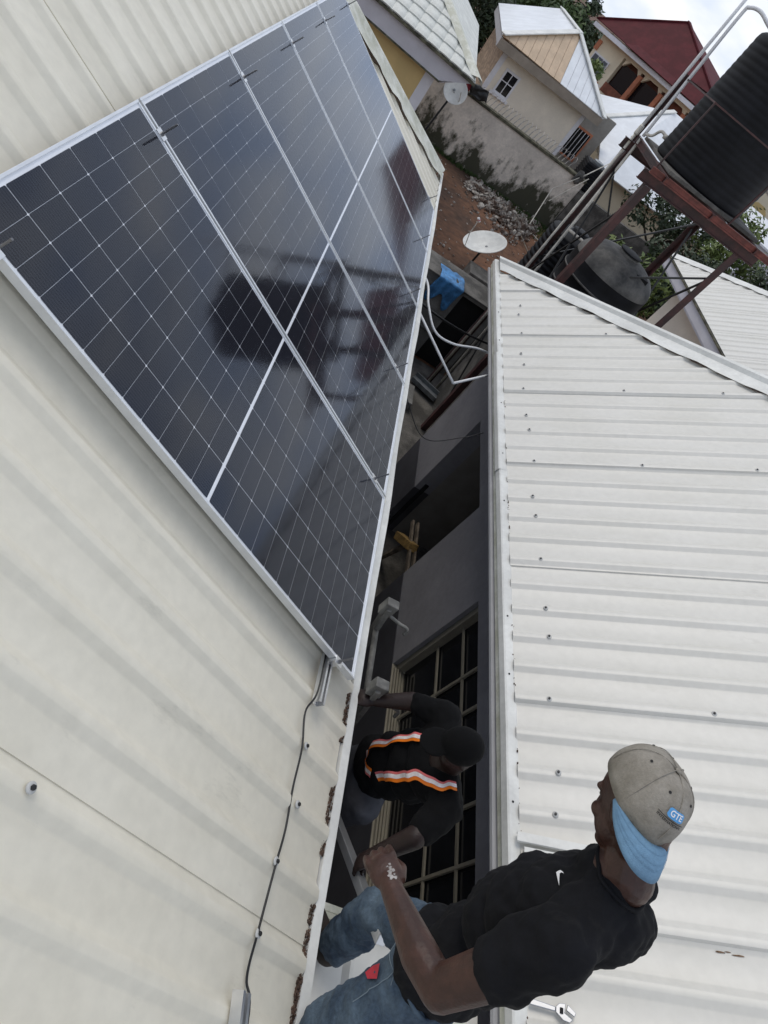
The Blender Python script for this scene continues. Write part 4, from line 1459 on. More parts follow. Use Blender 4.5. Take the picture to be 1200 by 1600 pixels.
# ------------------------------------------------------------------ vegetation
def tree(name, base, crown_c, rad, n, leaf, mt, label, cat='tree', seed=1, group=None, trunk=True, clumps=26):
    rg = random.Random(seed)
    T_ = empty(name, base, label, cat, group)
    cc = V(crown_c)
    cl = []
    for _ in range(clumps):
        while True:
            p = V((rg.uniform(-1, 1), rg.uniform(-1, 1), rg.uniform(-1, 1)))
            if p.length < 1: break
        p = p * (.55 + .45 * p.length)
        cl.append((cc + V((p.x * rad[0], p.y * rad[1], p.z * rad[2])), rg.uniform(.22, .42) * min(rad)))
    mb = MB()
    for k in range(n):
        c, r_ = cl[k % clumps]
        d = V((rg.gauss(0, 1), rg.gauss(0, 1), rg.gauss(0, .8))).normalized() * r_ * rg.uniform(.45, 1.08)
        p = c + d
        ax = V((rg.gauss(0, 1), rg.gauss(0, 1), rg.gauss(0, .5))).normalized()
        nn = (d.normalized() + V((rg.gauss(0, .6), rg.gauss(0, .6), .5 + rg.gauss(0, .4)))).normalized()
        sd__ = ax.cross(nn)
        if sd__.length < .01: continue
        sd__.normalize(); ax = nn.cross(sd__)
        L_ = leaf * rg.uniform(.6, 1.4)
        mb.add([p - ax * L_, p - sd__ * L_ * .38, p + ax * L_, p + sd__ * L_ * .38], [(0, 1, 2, 3)])
    mb.build('crown', M[mt], T_)
    if trunk:
        mb = MB()
        b = V(base)
        mb.tube([b, b.lerp(cc, .5) + V((.1, .05, 0)), cc], [rad[0] * .07, rad[0] * .05, rad[0] * .025], 8)
        for c, r_ in cl[:8]:
            s_ = b.lerp(cc, .55)
            mb.tube([s_, s_.lerp(c, .6) + V((0, 0, .1)), c], [rad[0] * .03, rad[0] * .02, rad[0] * .008], 5)
        mb.build('trunk', M['bark'], T_)
    return T_


tree('tree', (3.2, 37, 0), (3.2, 37, 2.9), (2.6, 2.6, 2.4), 5200, .14, 'leaf_d', 'dark leafy tree left of the cream house roof at the top', seed=2)
tree('tree', (5.4, 41, 0), (5.4, 41, 3.9), (2.7, 2.6, 2.4), 6000, .15, 'leaf', 'broad green tree behind the ridge of the cream house', seed=3)
tree('tree', (8.3, 42, 0), (8.3, 42, 4.2), (1.1, 1.2, 1.9), 2600, .13, 'leaf_d', 'dark tree between the cream house and the maroon roof', seed=4)
tree('tree', (8.6, 34.5, 0), (8.6, 34.5, 3.4), (.6, .6, 1.2), 700, .12, 'leaf_l', 'slim light green tree before the window of the maroon-roofed house', seed=5)
vg = [((9.6, 17.6, 0), (9.6, 17.6, 1.5), (1.2, 1.2, 1.3), 'leaf_l', 'light green bush seen between the tower legs'),
      ((11.3, 18.5, 0), (11.3, 18.5, 1.9), (1.4, 1.4, 1.5), 'leaf_d', 'dark bush behind the neighbour roof, left of the others'),
      ((13.4, 18.2, 0), (13.4, 18.2, 2.0), (1.5, 1.4, 1.6), 'leaf', 'green bush right behind the hip of the neighbour roof'),
      ((14.2, 22.4, 0), (14.2, 22.4, 3.0), (1.5, 1.5, 1.7), 'leaf_l', 'tall light green shrub below the black tank'),
      ((15.4, 20.2, 0), (15.4, 20.2, 2.7), (1.5, 1.5, 1.6), 'leaf_d', 'dark shrub at the right picture edge'),
      ((8.5, 14.9, 0), (8.7, 15.8, 1.3), (.9, .9, 1.0), 'leaf_d', 'low dark shrub at the corner of the neighbour house'),
      ((12.2, 23.5, 0), (12.2, 23.5, 2.2), (1.6, 1.5, 1.6), 'leaf_d', 'dark shrub standing behind the tall light green one')]
for k, (b, c, r_, mt, lab) in enumerate(vg):
    tree('shrub', b, c, r_, 2600, .10, mt, lab, 'shrub', seed=20 + k, clumps=20)
# backdrop of low far wood
mb = MB()
rg = random.Random(5)
for k in range(26000):
    a = rg.uniform(-.35, 1.25)
    d = rg.uniform(75, 120)
    x = d * math.sin(a); y = d * math.cos(a)
    top = 4.2 + 1.8 * noise.noise(V((x * .06, y * .06, 0)))
    z = rg.uniform(0, top)
    p = V((x, y, z))
    s = rg.uniform(.25, .6)
    ax = V((rg.gauss(0, 1), rg.gauss(0, 1), rg.gauss(0, 1))).normalized()
    b_ = ax.cross(V((rg.gauss(0, 1), rg.gauss(0, 1), rg.gauss(0, 1)))).normalized()
    mb.add([p - ax * s, p - b_ * s * .5, p + ax * s, p + b_ * s * .5], [(0, 1, 2, 3)])
tag(mb.build('far_wood', M['leaf_d']), 'low far belt of green trees along the horizon', 'trees', kind='stuff')

# ------------------------------------------------------------------ people
from mathutils.bvhtree import BVHTree


def capsule(mb, p, q, r1, r2, seg=14):
    p, q = V(p), V(q)
    d = (q - p)
    if d.length < 1e-5: d = V((0, 0, 1e-4))
    d.normalize()
    pts, rs = [], []
    for a in (-88, -60, -30, 0):
        pts.append(p + d * r1 * math.sin(R(a))); rs.append(r1 * math.cos(R(a)))
    for a in (0, 30, 60, 88):
        pts.append(q + d * r2 * math.sin(R(a))); rs.append(r2 * math.cos(R(a)))
    mb.tube(pts, rs, seg)


def chain(mb, pts, rs):
    for (p, q_), (a, b) in zip(zip(pts[:-1], pts[1:]), zip(rs[:-1], rs[1:])):
        capsule(mb, p, q_, a, b)


def ellip(mb, c, ax, ay, az, seg=20, rings=12):
    c, ax, ay, az = V(c), V(ax), V(ay), V(az)
    vs_ = [c - az]
    for i in range(1, rings):
        t = -math.pi / 2 + math.pi * i / rings
        for k in range(seg):
            a = 2 * math.pi * k / seg
            vs_.append(c + (ax * math.cos(a) + ay * math.sin(a)) * math.cos(t) + az * math.sin(t))
    vs_.append(c + az)
    fs = [(0, 1 + (k + 1) % seg, 1 + k) for k in range(seg)]
    for i in range(rings - 2):
        for k in range(seg):
            a = 1 + i * seg + k; b = 1 + i * seg + (k + 1) % seg
            fs.append((a, b, b + seg, a + seg))
    n = len(vs_) - 1
    o_ = 1 + (rings - 2) * seg
    fs += [(o_ + k, o_ + (k + 1) % seg, n) for k in range(seg)]
    mb.add(vs_, fs)


def fuse(mb, name, m_, parent, voxel, it=6, disp=0, dsize=.1, fac=.5, disp2=0, dsize2=.04):
    me = mb.mesh(name, m_)
    bm_ = bmesh.new(); bm_.from_mesh(me); bmesh.ops.recalc_face_normals(bm_, faces=bm_.faces); bm_.to_mesh(me); bm_.free()
    o = bpy.data.objects.new(name, me)
    COL.objects.link(o)
    r_ = o.modifiers.new('r', 'REMESH'); r_.mode = 'VOXEL'; r_.voxel_size = voxel
    s_ = o.modifiers.new('s', 'SMOOTH'); s_.iterations = it; s_.factor = fac
    if disp:
        tx = bpy.data.textures.new(name + '_folds', 'CLOUDS'); tx.noise_scale = dsize; tx.noise_depth = 2
        d_ = o.modifiers.new('d', 'DISPLACE'); d_.texture = tx; d_.strength = disp; d_.mid_level = .5; d_.texture_coords = 'LOCAL'
        if disp2:
            t2 = bpy.data.textures.new(name + '_creases', 'CLOUDS'); t2.noise_scale = dsize2; t2.noise_depth = 1
            d2 = o.modifiers.new('d2', 'DISPLACE'); d2.texture = t2; d2.strength = disp2; d2.mid_level = .5; d2.texture_coords = 'LOCAL'
        s2 = o.modifiers.new('s2', 'SMOOTH'); s2.iterations = 2; s2.factor = .5
    dg = bpy.context.evaluated_depsgraph_get()
    nm = bpy.data.meshes.new_from_object(o.evaluated_get(dg))
    nm.name = name
    bpy.data.objects.remove(o)
    bpy.data.meshes.remove(me)
    nm.polygons.foreach_set('use_smooth', [True] * len(nm.polygons))
    nm.materials.clear(); nm.materials.append(m_)
    o = bpy.data.objects.new(name, nm)
    return link(o, parent)


def bvh_of(o):
    me = o.data
    return BVHTree.FromPolygons([v.co.copy() for v in me.vertices], [tuple(p.vertices) for p in me.polygons])


def fist(mb, wrist, hf, hl, hn, s=1.0):
    """closed hand: palm, four curled fingers, thumb over them"""
    w_ = V(wrist); hf, hl, hn = V(hf), V(hl), V(hn)
    pc = w_ + hf * .05 * s
    ellip(mb, pc, hf * .046 * s, hl * .042 * s, hn * .021 * s)
    ends = []
    for i in range(4):
        ln = (.92, 1.0, .96, .8)[i]
        b = w_ + hf * .080 * s + hl * (i - 1.5) * -.0215 * s
        p1 = b + hf * .030 * ln * s - hn * .012 * s
        p2 = p1 - hn * .026 * ln * s - hf * .004 * s
        p3 = p2 - hf * .024 * ln * s - hn * .002 * s
        chain(mb, [b - hf * .012 * s, b + hn * .002, p1, p2, p3], [.0085 * s, .0098 * s, .0090 * s, .0084 * s, .0078 * s])
    t0 = w_ + hf * .022 * s + hl * .030 * s - hn * .006 * s
    t1 = t0 + hf * .030 * s + hl * .016 * s - hn * .014 * s
    t2 = t1 + hf * .026 * s - hl * .006 * s - hn * .014 * s
    t3 = t2 + hf * .012 * s - hl * .018 * s - hn * .004 * s
    chain(mb, [t0, t1, t2, t3], [.014 * s, .012 * s, .0105 * s, .009 * s])


def head(mb, c, F_, U_, L_, s=1.0):
    c = V(c)
    ellip(mb, c + U_ * .018 * s - F_ * .008 * s, F_ * .100 * s, L_ * .078 * s, U_ * .108 * s)
    ellip(mb, c + F_ * .045 * s - U_ * .045 * s, F_ * .052 * s, L_ * .058 * s, U_ * .066 * s)
    ellip(mb, c + F_ * .070 * s - U_ * .092 * s, F_ * .026 * s, L_ * .030 * s, U_ * .022 * s)
    capsule(mb, c + F_ * .092 * s + U_ * .012 * s, c + F_ * .106 * s - U_ * .026 * s, .010 * s, .014 * s)
    for sg in (-1, 1):
        ellip(mb, c + F_ * .100 * s - U_ * .030 * s + L_ * .014 * s * sg, F_ * .010 * s, L_ * .010 * s, U_ * .009 * s)
        capsule(mb, c + F_ * .086 * s + U_ * .026 * s + L_ * .012 * sg * s, c + F_ * .070 * s + U_ * .026 * s + L_ * .050 * sg * s, .011 * s, .010 * s)
        ellip(mb, c + L_ * .080 * s * sg - F_ * .010 * s - U_ * .012 * s, F_ * .017 * s - L_ * .005 * sg * s, L_ * .009 * s * sg, U_ * .027 * s)
        ellip(mb, c + F_ * .066 * s - U_ * .028 * s + L_ * .042 * sg * s, F_ * .024 * s, L_ * .020 * s, U_ * .022 * s)
    ellip(mb, c + F_ * .092 * s - U_ * .054 * s, F_ * .013 * s, L_ * .026 * s, U_ * .008 * s)
    ellip(mb, c + F_ * .090 * s - U_ * .069 * s, F_ * .013 * s, L_ * .023 * s, U_ * .008 * s)


def frame(yaw, tilt, roll=0):
    y, t = R(yaw), R(tilt)
    fh = V((-math.sin(y), math.cos(y), 0))
    F_ = fh * math.cos(t) - V((0, 0, math.sin(t)))
    U_ = fh * math.sin(t) + V((0, 0, math.cos(t)))
    L_ = U_.cross(F_)
    if roll:
        q_ = Matrix.Rotation(R(roll), 3, F_)
        U_ = q_ @ U_; L_ = q_ @ L_
    return F_, U_, L_


# ---- man in black T-shirt and backward cap
FB = V((-.42, .91, 0)).normalized()        # way the chest faces
SB = V((FB.y, -FB.x, 0))                    # towards his right
Fh, Uh, Lh = frame(10, 56)
Hc = V((2.20, -.743, 4.722))
pel, wai, che, uch, nb_, nt_ = V((2.24, -.965, 3.86)), V((2.25, -.945, 4.03)), V((2.255, -.922, 4.27)), V((2.26, -.905, 4.45)), V((2.25, -.855, 4.62)), V((2.235, -.80, 4.67))
lsh, rsh = V((2.095, -1.025, 4.535)), V((2.40, -.79, 4.49))
lel, lwr = V((1.985, -1.105, 4.215)), V((1.902, -.902, 4.092))
rel_, rwr = V((2.45, -.87, 4.14)), V((2.38, -.88, 3.93))
rhip, lhip = V((2.315, -.90, 3.80)), V((2.175, -1.03, 3.80))
rkn, ran = V((2.215, -.775, 3.48)), V((2.225, -.835, 3.13))
lkn, lan = V((2.085, -1.13, 3.47)), V((2.10, -1.25, 3.13))
mb = MB()
head(mb, Hc, Fh, Uh, Lh, 1.03)
chain(mb, [nb_ - V((0, 0, .03)), nb_, nt_, Hc - Uh * .05 - Fh * .03], [.076, .066, .060, .064])
chain(mb, [pel, wai, che, uch], [.085, .09, .10, .09])
chain(mb, [uch, lsh], [.09, .055]); chain(mb, [uch, rsh], [.09, .055])
hf_ = (V((1.878, -.826, 4.052)) - lwr).normalized()
chain(mb, [lsh, lsh.lerp(lel, .5) + V((-.006, -.006, 0)), lel, lel.lerp(lwr, .35) + V((-.004, -.004, -.004)), lwr, lwr + hf_ * .03], [.060, .058, .050, .052, .034, .032])
hl_ = V((.80, .10, .60)); hl_ = (hl_ - hf_ * hl_.dot(hf_)).normalized()
hn_ = hf_.cross(hl_)
if hn_.dot(CAMP - lwr) < 0: hn_ = -hn_
fist(mb, lwr + hf_ * .006, hf_, hl_, hn_, 1.16)
chain(mb, [rsh, rel_, rwr], [.052, .042, .027])
rf_ = V((-.2, .4, -.8)).normalized()
fist(mb, rwr, rf_, V((.9, .3, 0)).normalized(), V((.3, -.8, -.4)).normalized())
chain(mb, [pel, rhip, rkn, ran], [.09, .08, .055, .038]); chain(mb, [pel, lhip, lkn, lan], [.09, .08, .055, .038])
for an_, dr in ((ran, V((-.55, .83, 0))), (lan, V((-.5, .86, 0)))):
    capsule(mb, an_ - V((0, 0, .04)) - dr * .03, an_ - V((0, 0, .048)) + dr * .12, .036, .028)
man = fuse(mb, 'person', M['skin'], None, .0042, it=3)
tag(man, 'person in black T-shirt, jeans and backward cap standing between the roofs', 'person')
for sg in (-1, 1):
    e_ = MB()
    ellip(e_, Hc + Fh * .074 + Lh * .034 * sg + Uh * .008, Fh * .011, Lh * .011, Uh * .008, 12, 8)
    e_.build('eye', M['eye'], man, smooth=True)
mb = MB()


def torso_ring(c, wdt, dep, hgt, lean=V((0, 0, 1))):
    ellip(mb, c, SB * wdt, FB * dep, lean * hgt)


torso_ring(pel + V((0, 0, .03)) + FB * .01, .176, .142, .115)
torso_ring(wai, .168, .130, .13)
torso_ring(che - V((0, 0, .06)) + FB * .022, .170, .142, .13)
torso_ring(che + V((0, 0, .05)) + FB * .022, .184, .148, .13)
torso_ring(uch + FB * .012 - V((0, 0, .02)), .182, .128, .11)
ellip(mb, uch - FB * .045 + V((0, 0, .07)), SB * .150, FB * .075, V((0, 0, .078)))
chain(mb, [nb_ - V((0, 0, .07)) - FB * .02, lsh + V((0, 0, .0))], [.085, .072]); chain(mb, [nb_ - V((0, 0, .07)), rsh], [.084, .07])
sle = lsh.lerp(lel, .46)
chain(mb, [lsh, lsh.lerp(sle, .5), sle], [.080, .079, .078])
chain(mb, [rsh, rsh.lerp(rel_, .6)], [.08, .07])
shirt = fuse(mb, 'tshirt', M['shirt'], man, .0075, it=7, disp=.034, dsize=.10, disp2=.014, dsize2=.035)
bv = bvh_of(shirt)
# neckline rib
mb = MB()
pts = []
for k in range(25):
    a = 2 * math.pi * k / 24
    d = SB * math.cos(a) * .085 + FB * math.sin(a) * .080
    p = nb_ + V((0, 0, -.005)) + d - V((0, 0, .02)) * math.sin(a) + FB * .005
    h_ = bv.find_nearest(p)
    pts.append(h_[0] + h_[1] * .002)
mb.tube(pts, .006, 6)
mb.build('collar', M['shirt'], shirt, smooth=True)
# chest tick mark, white
tick = [(2.1515, -.8490, 4.4784), (2.1560, -.8448, 4.4809), (2.1598, -.8436, 4.4852), (2.1609, -.8474, 4.4918), (2.1561, -.8548, 4.5009),
        (2.1579, -.8502, 4.4905), (2.1539, -.8535, 4.4882), (2.1464, -.8666, 4.4929), (2.1321, -.8886, 4.5040), (2.1405, -.8733, 4.4932)]
hits = []
for p in tick:
    h_ = bv.find_nearest(V(p))
    hits.append(h_[0] + h_[1] * .003)
mb = MB()
mb.add(hits, [(0, 1, 6, 7), (1, 2, 5, 6), (2, 3, 5), (3, 4, 5), (0, 7, 9), (7, 8, 9)])
mb.build('chest_mark', M['whitecloth'], shirt)
# jeans
mb = MB()
ellip(mb, pel - V((0, 0, .02)), SB * .172, FB * .125, V((0, 0, .10)))
ellip(mb, pel - V((0, 0, .10)) - FB * .03, SB * .165, FB * .12, V((0, 0, .09)))
chain(mb, [rhip, rhip.lerp(rkn, .5), rkn, rkn.lerp(ran, .5) - FB * .012, ran + V((0, 0, .05))], [.098, .090, .076, .076, .070])
chain(mb, [lhip, lhip.lerp(lkn, .5), lkn, lkn.lerp(lan, .5), lan + V((0, 0, .05))], [.102, .094, .080, .078, .072])
jeans = fuse(mb, 'jeans', M['jeans'], man, .0075, it=5, disp=.030, dsize=.08, disp2=.012, dsize2=.03)
bj = bvh_of(jeans)
mb = MB()
pts = []
for k in range(33):
    a = 2 * math.pi * k / 32
    p = pel + V((0, 0, .035)) + SB * math.cos(a) * .19 + FB * math.sin(a) * .15
    h_ = bj.find_nearest(p)
    pts.append(h_[0] + h_[1] * .003)
mb.tube(pts, .009, 6)
mb.build('waistband', M['jeans'], jeans, smooth=True)
mb = MB()
lp = []
for p in ((2.0658, -1.0145, 3.7137), (2.0799, -.9915, 3.7229), (2.0831, -.9917, 3.7666), (2.0671, -1.0305, 3.7789), (2.0637, -1.0309, 3.7365)):
    h_ = bj.find_nearest(V(p))
    lp.append(h_[0] + h_[1] * .007)
mb.poly(lp)
mb.build('red_patch', M['red_print'], jeans)
for (a, b) in ((V((2.07, -1.02, 3.84)), V((2.02, -1.08, 3.70))), (V((2.05, -1.05, 3.86)), V((2.10, -.92, 3.79)))):
    pts = []
    for k in range(9):
        h_ = bj.find_nearest(a.lerp(b, k / 8))
        pts.append(h_[0] + h_[1] * .0015)
    MB().tube(pts, .0016, 5).build('seam', M['jeans_l'], jeans)
for an_, dr in ((ran, V((-.55, .83, 0))), (lan, V((-.5, .86, 0)))):
    mb = MB()
    chain(mb, [an_ + V((0, 0, .01)) - dr * .02, an_ - V((0, 0, .035)) - dr * .02, an_ - V((0, 0, .040)) + dr * .07, an_ - V((0, 0, .047)) + dr * .15], [.048, .048, .044, .036])
    fuse(mb, 'shoe', M['boot'], man, .008, it=4)
# white cement dust on the back of the hand
bm_man = bvh_of(man)
mb = MB()
rr2 = random.Random(9)
for k in range(16):
    p = lwr + hf_ * rr2.uniform(.02, .07) + hl_ * rr2.gauss(.010, .007) + hn_ * .06
    h_ = bm_man.ray_cast(p, -hn_)
    if h_[0] is None: continue
    nn = h_[1]
    tx_ = nn.orthogonal().normalized(); ty_ = nn.cross(tx_)
    s_ = rr2.uniform(.002, .006)
    mb.poly([h_[0] + nn * .0012 + (tx_ * math.cos(a) * 1.6 + ty_ * math.sin(a)) * s_ * rr2.uniform(.5, 1.3) for a in (0, 1.05, 2.1, 3.14, 4.2, 5.2)])
tag(mb.build('dust_marks', M['dust'], man), kind='stuff')
# cap
Fc, Uc, Lc = frame(-8, 15)
Rc = V((2.2, -.732, 4.762)) + Fc * .014 + Lc * .008


def cap_pt(az, el, off=0.0):
    """az: 0 at the back (-F), positive towards his right; el 0 rim .. pi/2 top"""
    d = -Fc * math.cos(az) * .118 - Lc * math.sin(az) * .094
    ce = math.cos(el) ** .75 if el < 1.57 else 0
    p = Rc + d * ce + Uc * .116 * math.sin(el) ** .95
    nn = (-Fc * math.cos(az) * .092 - Lc * math.sin(az) * .110) * max(ce, .001) / .1 + Uc * .9 * math.sin(el)
    nn.normalize()
    return p + nn * off


mb = MB()
sg_, rg_ = 48, 14
for i in range(rg_ + 1):
    el = -.10 + (math.pi / 2 + .10 - .02) * i / rg_
    for k in range(sg_):
        az = 2 * math.pi * k / sg_
        if el < 0:
            p = cap_pt(az, 0) - Uc * .018
        else:
            p = cap_pt(az, el)
        p = p + (p - Rc).normalized() * .004 * noise.noise(p * 22)
        mb.v.append(tuple(p))
for i in range(rg_):
    for k in range(sg_):
        a = i * sg_ + k; b = i * sg_ + (k + 1) % sg_
        mb.f.append((a, b, b + sg_, a + sg_))
mb.poly([mb.v[rg_ * sg_ + k] for k in range(sg_)])
cap = mb.build('cap', M['cap'], man, smooth=True)
s_ = cap.modifiers.new('thick', 'SOLIDIFY'); s_.thickness = .003
mb = MB().lathe([(.009, 0), (.008, .004), (.003, .006)], cap_pt(0, math.pi / 2 - .01), 12, axis=Uc)
mb.build('button', M['cap'], cap, smooth=True)
for k in range(6):
    az = k * math.pi / 3
    MB().tube([cap_pt(az, .02 + 1.52 * t / 14, .0014) for t in range(15)], .0011, 5).build('seam', M['cap'], cap)
    MB().lathe([(.0035, 0), (.0032, .0012)], cap_pt(az + .5, .95, .0016), 10, axis=(cap_pt(az + .5, .95, .1) - cap_pt(az + .5, .95))).build('eyelet', M['blackink'], cap)
# visor
mb = MB()
na, nr = 26, 7
for j in range(nr + 1):
    v = j / nr
    for i in range(na + 1):
        u = -1 + 2 * i / na
        az = u * 1.18
        base = cap_pt(az, 0) - Uc * .016
        ext = (1 - abs(u) ** 2.6) ** .6 if abs(u) < 1 else 0
        o_ = -Fc * .066 * ext - Uc * (.050 * ext) - (-Lc) * 0
        p = base + o_ * v - Uc * .012 * (abs(u) ** 2) * v + Uc * .010 * math.sin(v * math.pi) * ext
        mb.v.append(tuple(p))
for j in range(nr):
    for i in range(na):
        a = j * (na + 1) + i
        mb.f.append((a, a + 1, a + na + 2, a + na + 1))
vz = mb.build('visor', M['visor'], cap, smooth=True)
s_ = vz.modifiers.new('thick', 'SOLIDIFY'); s_.thickness = .004
for q_ in (.35, .6, .85):
    pts = []
    for i in range(1, na):
        p = V(mb.v[int(q_ * nr) * (na + 1) + i])
        pts.append(p + Uc * .0012 - Fc * .0012)
    MB().tube(pts, .0004, 4).build('stitching', M['visor'], vz)


def text_mesh(body, size, conv, name, m_, parent):
    c = bpy.data.curves.new('t', 'FONT')
    c.body = body; c.size = size; c.align_x = 'CENTER'; c.align_y = 'CENTER'
    c.offset = size * .02
    o = bpy.data.objects.new('t', c)
    COL.objects.link(o)
    bpy.context.view_layer.update()
    me = bpy.data.meshes.new_from_object(o.evaluated_get(bpy.context.evaluated_depsgraph_get()))
    bpy.data.objects.remove(o)
    bm_ = bmesh.new(); bm_.from_mesh(me)
    bmesh.ops.subdivide_edges(bm_, edges=bm_.edges, cuts=1)
    for v in bm_.verts: v.co = conv(v.co.x, v.co.y)
    bm_.to_mesh(me); bm_.free()
    me.materials.clear(); me.materials.append(m_)
    return link(bpy.data.objects.new(name, me), parent)


EL0 = .64


def on_cap(off):
    return lambda x, y: cap_pt(x / .100 - .06, EL0 + y / .118, off)


mb = MB()
W_, H_ = .026, .0125
nn_ = 12
for i in range(nn_ + 1):
    for j in range(5):
        x = -W_ + 2 * W_ * i / nn_
        cr = max(0, (abs(x) - (W_ - .008)) / .008)
        y = (-1 + j / 2) * H_ * (1 - .38 * cr ** 2)
        mb.v.append(tuple(on_cap(.0030)(x, y)))
for i in range(nn_):
    for j in range(4):
        a = i * 5 + j
        mb.f.append((a, a + 1, a + 6, a + 5))
pt = mb.build('cap_patch', M['patch'], cap, smooth=True)
text_mesh('GTE', .0215, on_cap(.0042), 'lettering', M['whitecloth'], pt)
mb = MB()
for i in range(13):
    x = -.046 + .080 * i / 12
    mb.v += [tuple(on_cap(.0030)(x, -.0180)), tuple(on_cap(.0030)(x, -.0162))]
for i in range(12):
    a = i * 2
    mb.f.append((a, a + 1, a + 3, a + 2))
mb.build('cap_line', M['blackink'], cap)
text_mesh('INTERNATIONAL', .0098, lambda x, y: on_cap(.0030)(x - .006, y - .0238), 'lettering', M['blackink'], cap)

# ---- worker on the ladder
mb = MB()
F2, U2, L2 = frame(90, 38)
h2 = V((2.305, -.265, 3.83))
head(mb, h2, F2, U2, L2, .82)
n2 = V((2.365, -.235, 3.70))
chain(mb, [n2 - V((0, 0, .06)), n2, h2 - U2 * .03], [.07, .062, .06])
s1_, s2_ = V((2.375, -.035, 3.64)), V((2.375, -.415, 3.66))
e1_, w1_ = V((2.25, .035, 3.53)), V((2.125, .030, 3.42))
e2_, w2_ = V((2.265, -.545, 3.62)), V((2.185, -.60, 3.42))
p2_ = V((2.40, -.09, 2.98))
chain(mb, [p2_, V((2.385, -.13, 3.3)), V((2.375, -.2, 3.55))], [.085, .08, .08])
chain(mb, [V((2.375, -.22, 3.58)), s1_, e1_, w1_], [.08, .055, .043, .028])
chain(mb, [V((2.375, -.22, 3.58)), s2_, e2_, w2_], [.08, .055, .043, .028])
fist(mb, w1_, V((-.85, .02, -.4)).normalized(), V((0, 1, 0)), V((-.4, 0, .85)).normalized())
fist(mb, w2_ + V((0, 0, .03)), V((-.2, -.15, -.95)).normalized(), V((.3, .9, -.2)).normalized(), V((-.9, .2, .2)).normalized())
hp1, hp2 = V((2.40, .0, 2.92)), V((2.40, -.19, 2.92))
k1, k2 = V((2.33, .05, 2.52)), V((2.34, -.18, 2.50))
a1, a2 = V((2.46, .02, 2.12)), V((2.46, -.05, 2.12))
a2 = V((2.46, -.0, 2.12)); a1 = V((2.46, .17, 2.12))
chain(mb, [p2_, hp1, k1, a1], [.085, .075, .055, .04]); chain(mb, [p2_, hp2, k2, a2], [.085, .075, .055, .04])
wk = fuse(mb, 'person', M['skin_d'], None, .0065, it=5)
tag(wk, 'person on a ladder in the alley wearing black with orange reflective straps', 'person')
mb = MB()
for z, wd, dp, hh in ((3.02, .155, .12, .12), (3.2, .155, .122, .14), (3.4, .165, .125, .14), (3.55, .17, .115, .11)):
    ellip(mb, V((2.39 - (z - 3.0) * .03, -.075 - (z - 3.1) * .30, z)), (dp, 0, 0), (0, wd, 0), (0, 0, hh))
chain(mb, [V((2.375, -.22, 3.58)), s1_, s1_.lerp(e1_, .75)], [.09, .068, .058])
chain(mb, [V((2.375, -.22, 3.58)), s2_, s2_.lerp(e2_, .75)], [.09, .068, .058])
ws = fuse(mb, 'work_shirt', M['shirt2'], wk, .009, it=6, disp=.026, dsize=.08, disp2=.01, dsize2=.035)
bw = bvh_of(ws)
mb = MB()
chain(mb, [p2_ - V((0, 0, .06)), hp1, k1, a1 + V((0, 0, .05))], [.13, .10, .08, .07]); chain(mb, [p2_ - V((0, 0, .06)), hp2, k2, a2 + V((0, 0, .05))], [.13, .10, .08, .07])
fuse(mb, 'trousers', mat('grey_trousers', (.07, .072, .085), .85, var=.2, scale=8), wk, .009, it=5, disp=.02, dsize=.08)
for an_ in (a1, a2):
    mb = MB()
    chain(mb, [an_ - V((0, 0, .02)), an_ + V((-.13, 0, -.04))], [.048, .036])
    fuse(mb, 'shoe', M['boot'], wk, .009, it=4)
mb = MB()
ellip(mb, h2 + U2 * .035 - F2 * .012, F2 * .088, L2 * .072, U2 * .080)
ellip(mb, h2 + U2 * .055 + F2 * .09, F2 * .07, L2 * .062, U2 * .011)
fuse(mb, 'cap', M['shirt2'], wk, .006, it=4)


def strap(ctrl, parent):
    pts = spline(ctrl, 14)
    rows_ = []
    for i, p in enumerate(pts):
        h_ = bw.find_nearest(p)
        t = (pts[min(i + 1, len(pts) - 1)] - pts[max(i - 1, 0)]).normalized()
        nn = h_[1]
        sd__ = t.cross(nn).normalized()
        rows_.append((h_[0] + nn * .013, sd__, nn))
    for _ in range(6):
        q__ = [r_[0].copy() for r_ in rows_]
        z__ = [r_[1].copy() for r_ in rows_]
        for i in range(1, len(rows_) - 1):
            rows_[i] = ((q__[i - 1] + q__[i] * 2 + q__[i + 1]) / 4, (z__[i - 1] + z__[i] * 2 + z__[i + 1]).normalized(), rows_[i][2])
    for m_, o0, o1, hh in (('orange_tape', -.021, -.007, 0), ('silver_tape', -.0068, .010, .001), ('pink_tape', .0102, .020, 0)):
        mb = MB()
        for p, s__, nn in rows_:
            mb.v += [tuple(p + s__ * o0 + nn * hh), tuple(p + s__ * o1 + nn * hh)]
        for i in range(len(rows_) - 1):
            a = i * 2
            mb.f.append((a, a + 1, a + 3, a + 2))
        mb.build('reflective_strap', M[m_], parent)


strap([(2.36, -.16, 3.80), (2.27, -.160, 3.76), (2.22, -.135, 3.62), (2.235, -.10, 3.45), (2.25, -.06, 3.28), (2.27, -.035, 3.15)], ws)
strap([(2.36, -.34, 3.80), (2.27, -.345, 3.76), (2.22, -.33, 3.62), (2.23, -.29, 3.48), (2.245, -.25, 3.34), (2.26, -.225, 3.24)], ws)
strap([(2.26, -.05, 3.13), (2.255, -.10, 3.12), (2.255, -.14, 3.14), (2.255, -.19, 3.20)], ws)

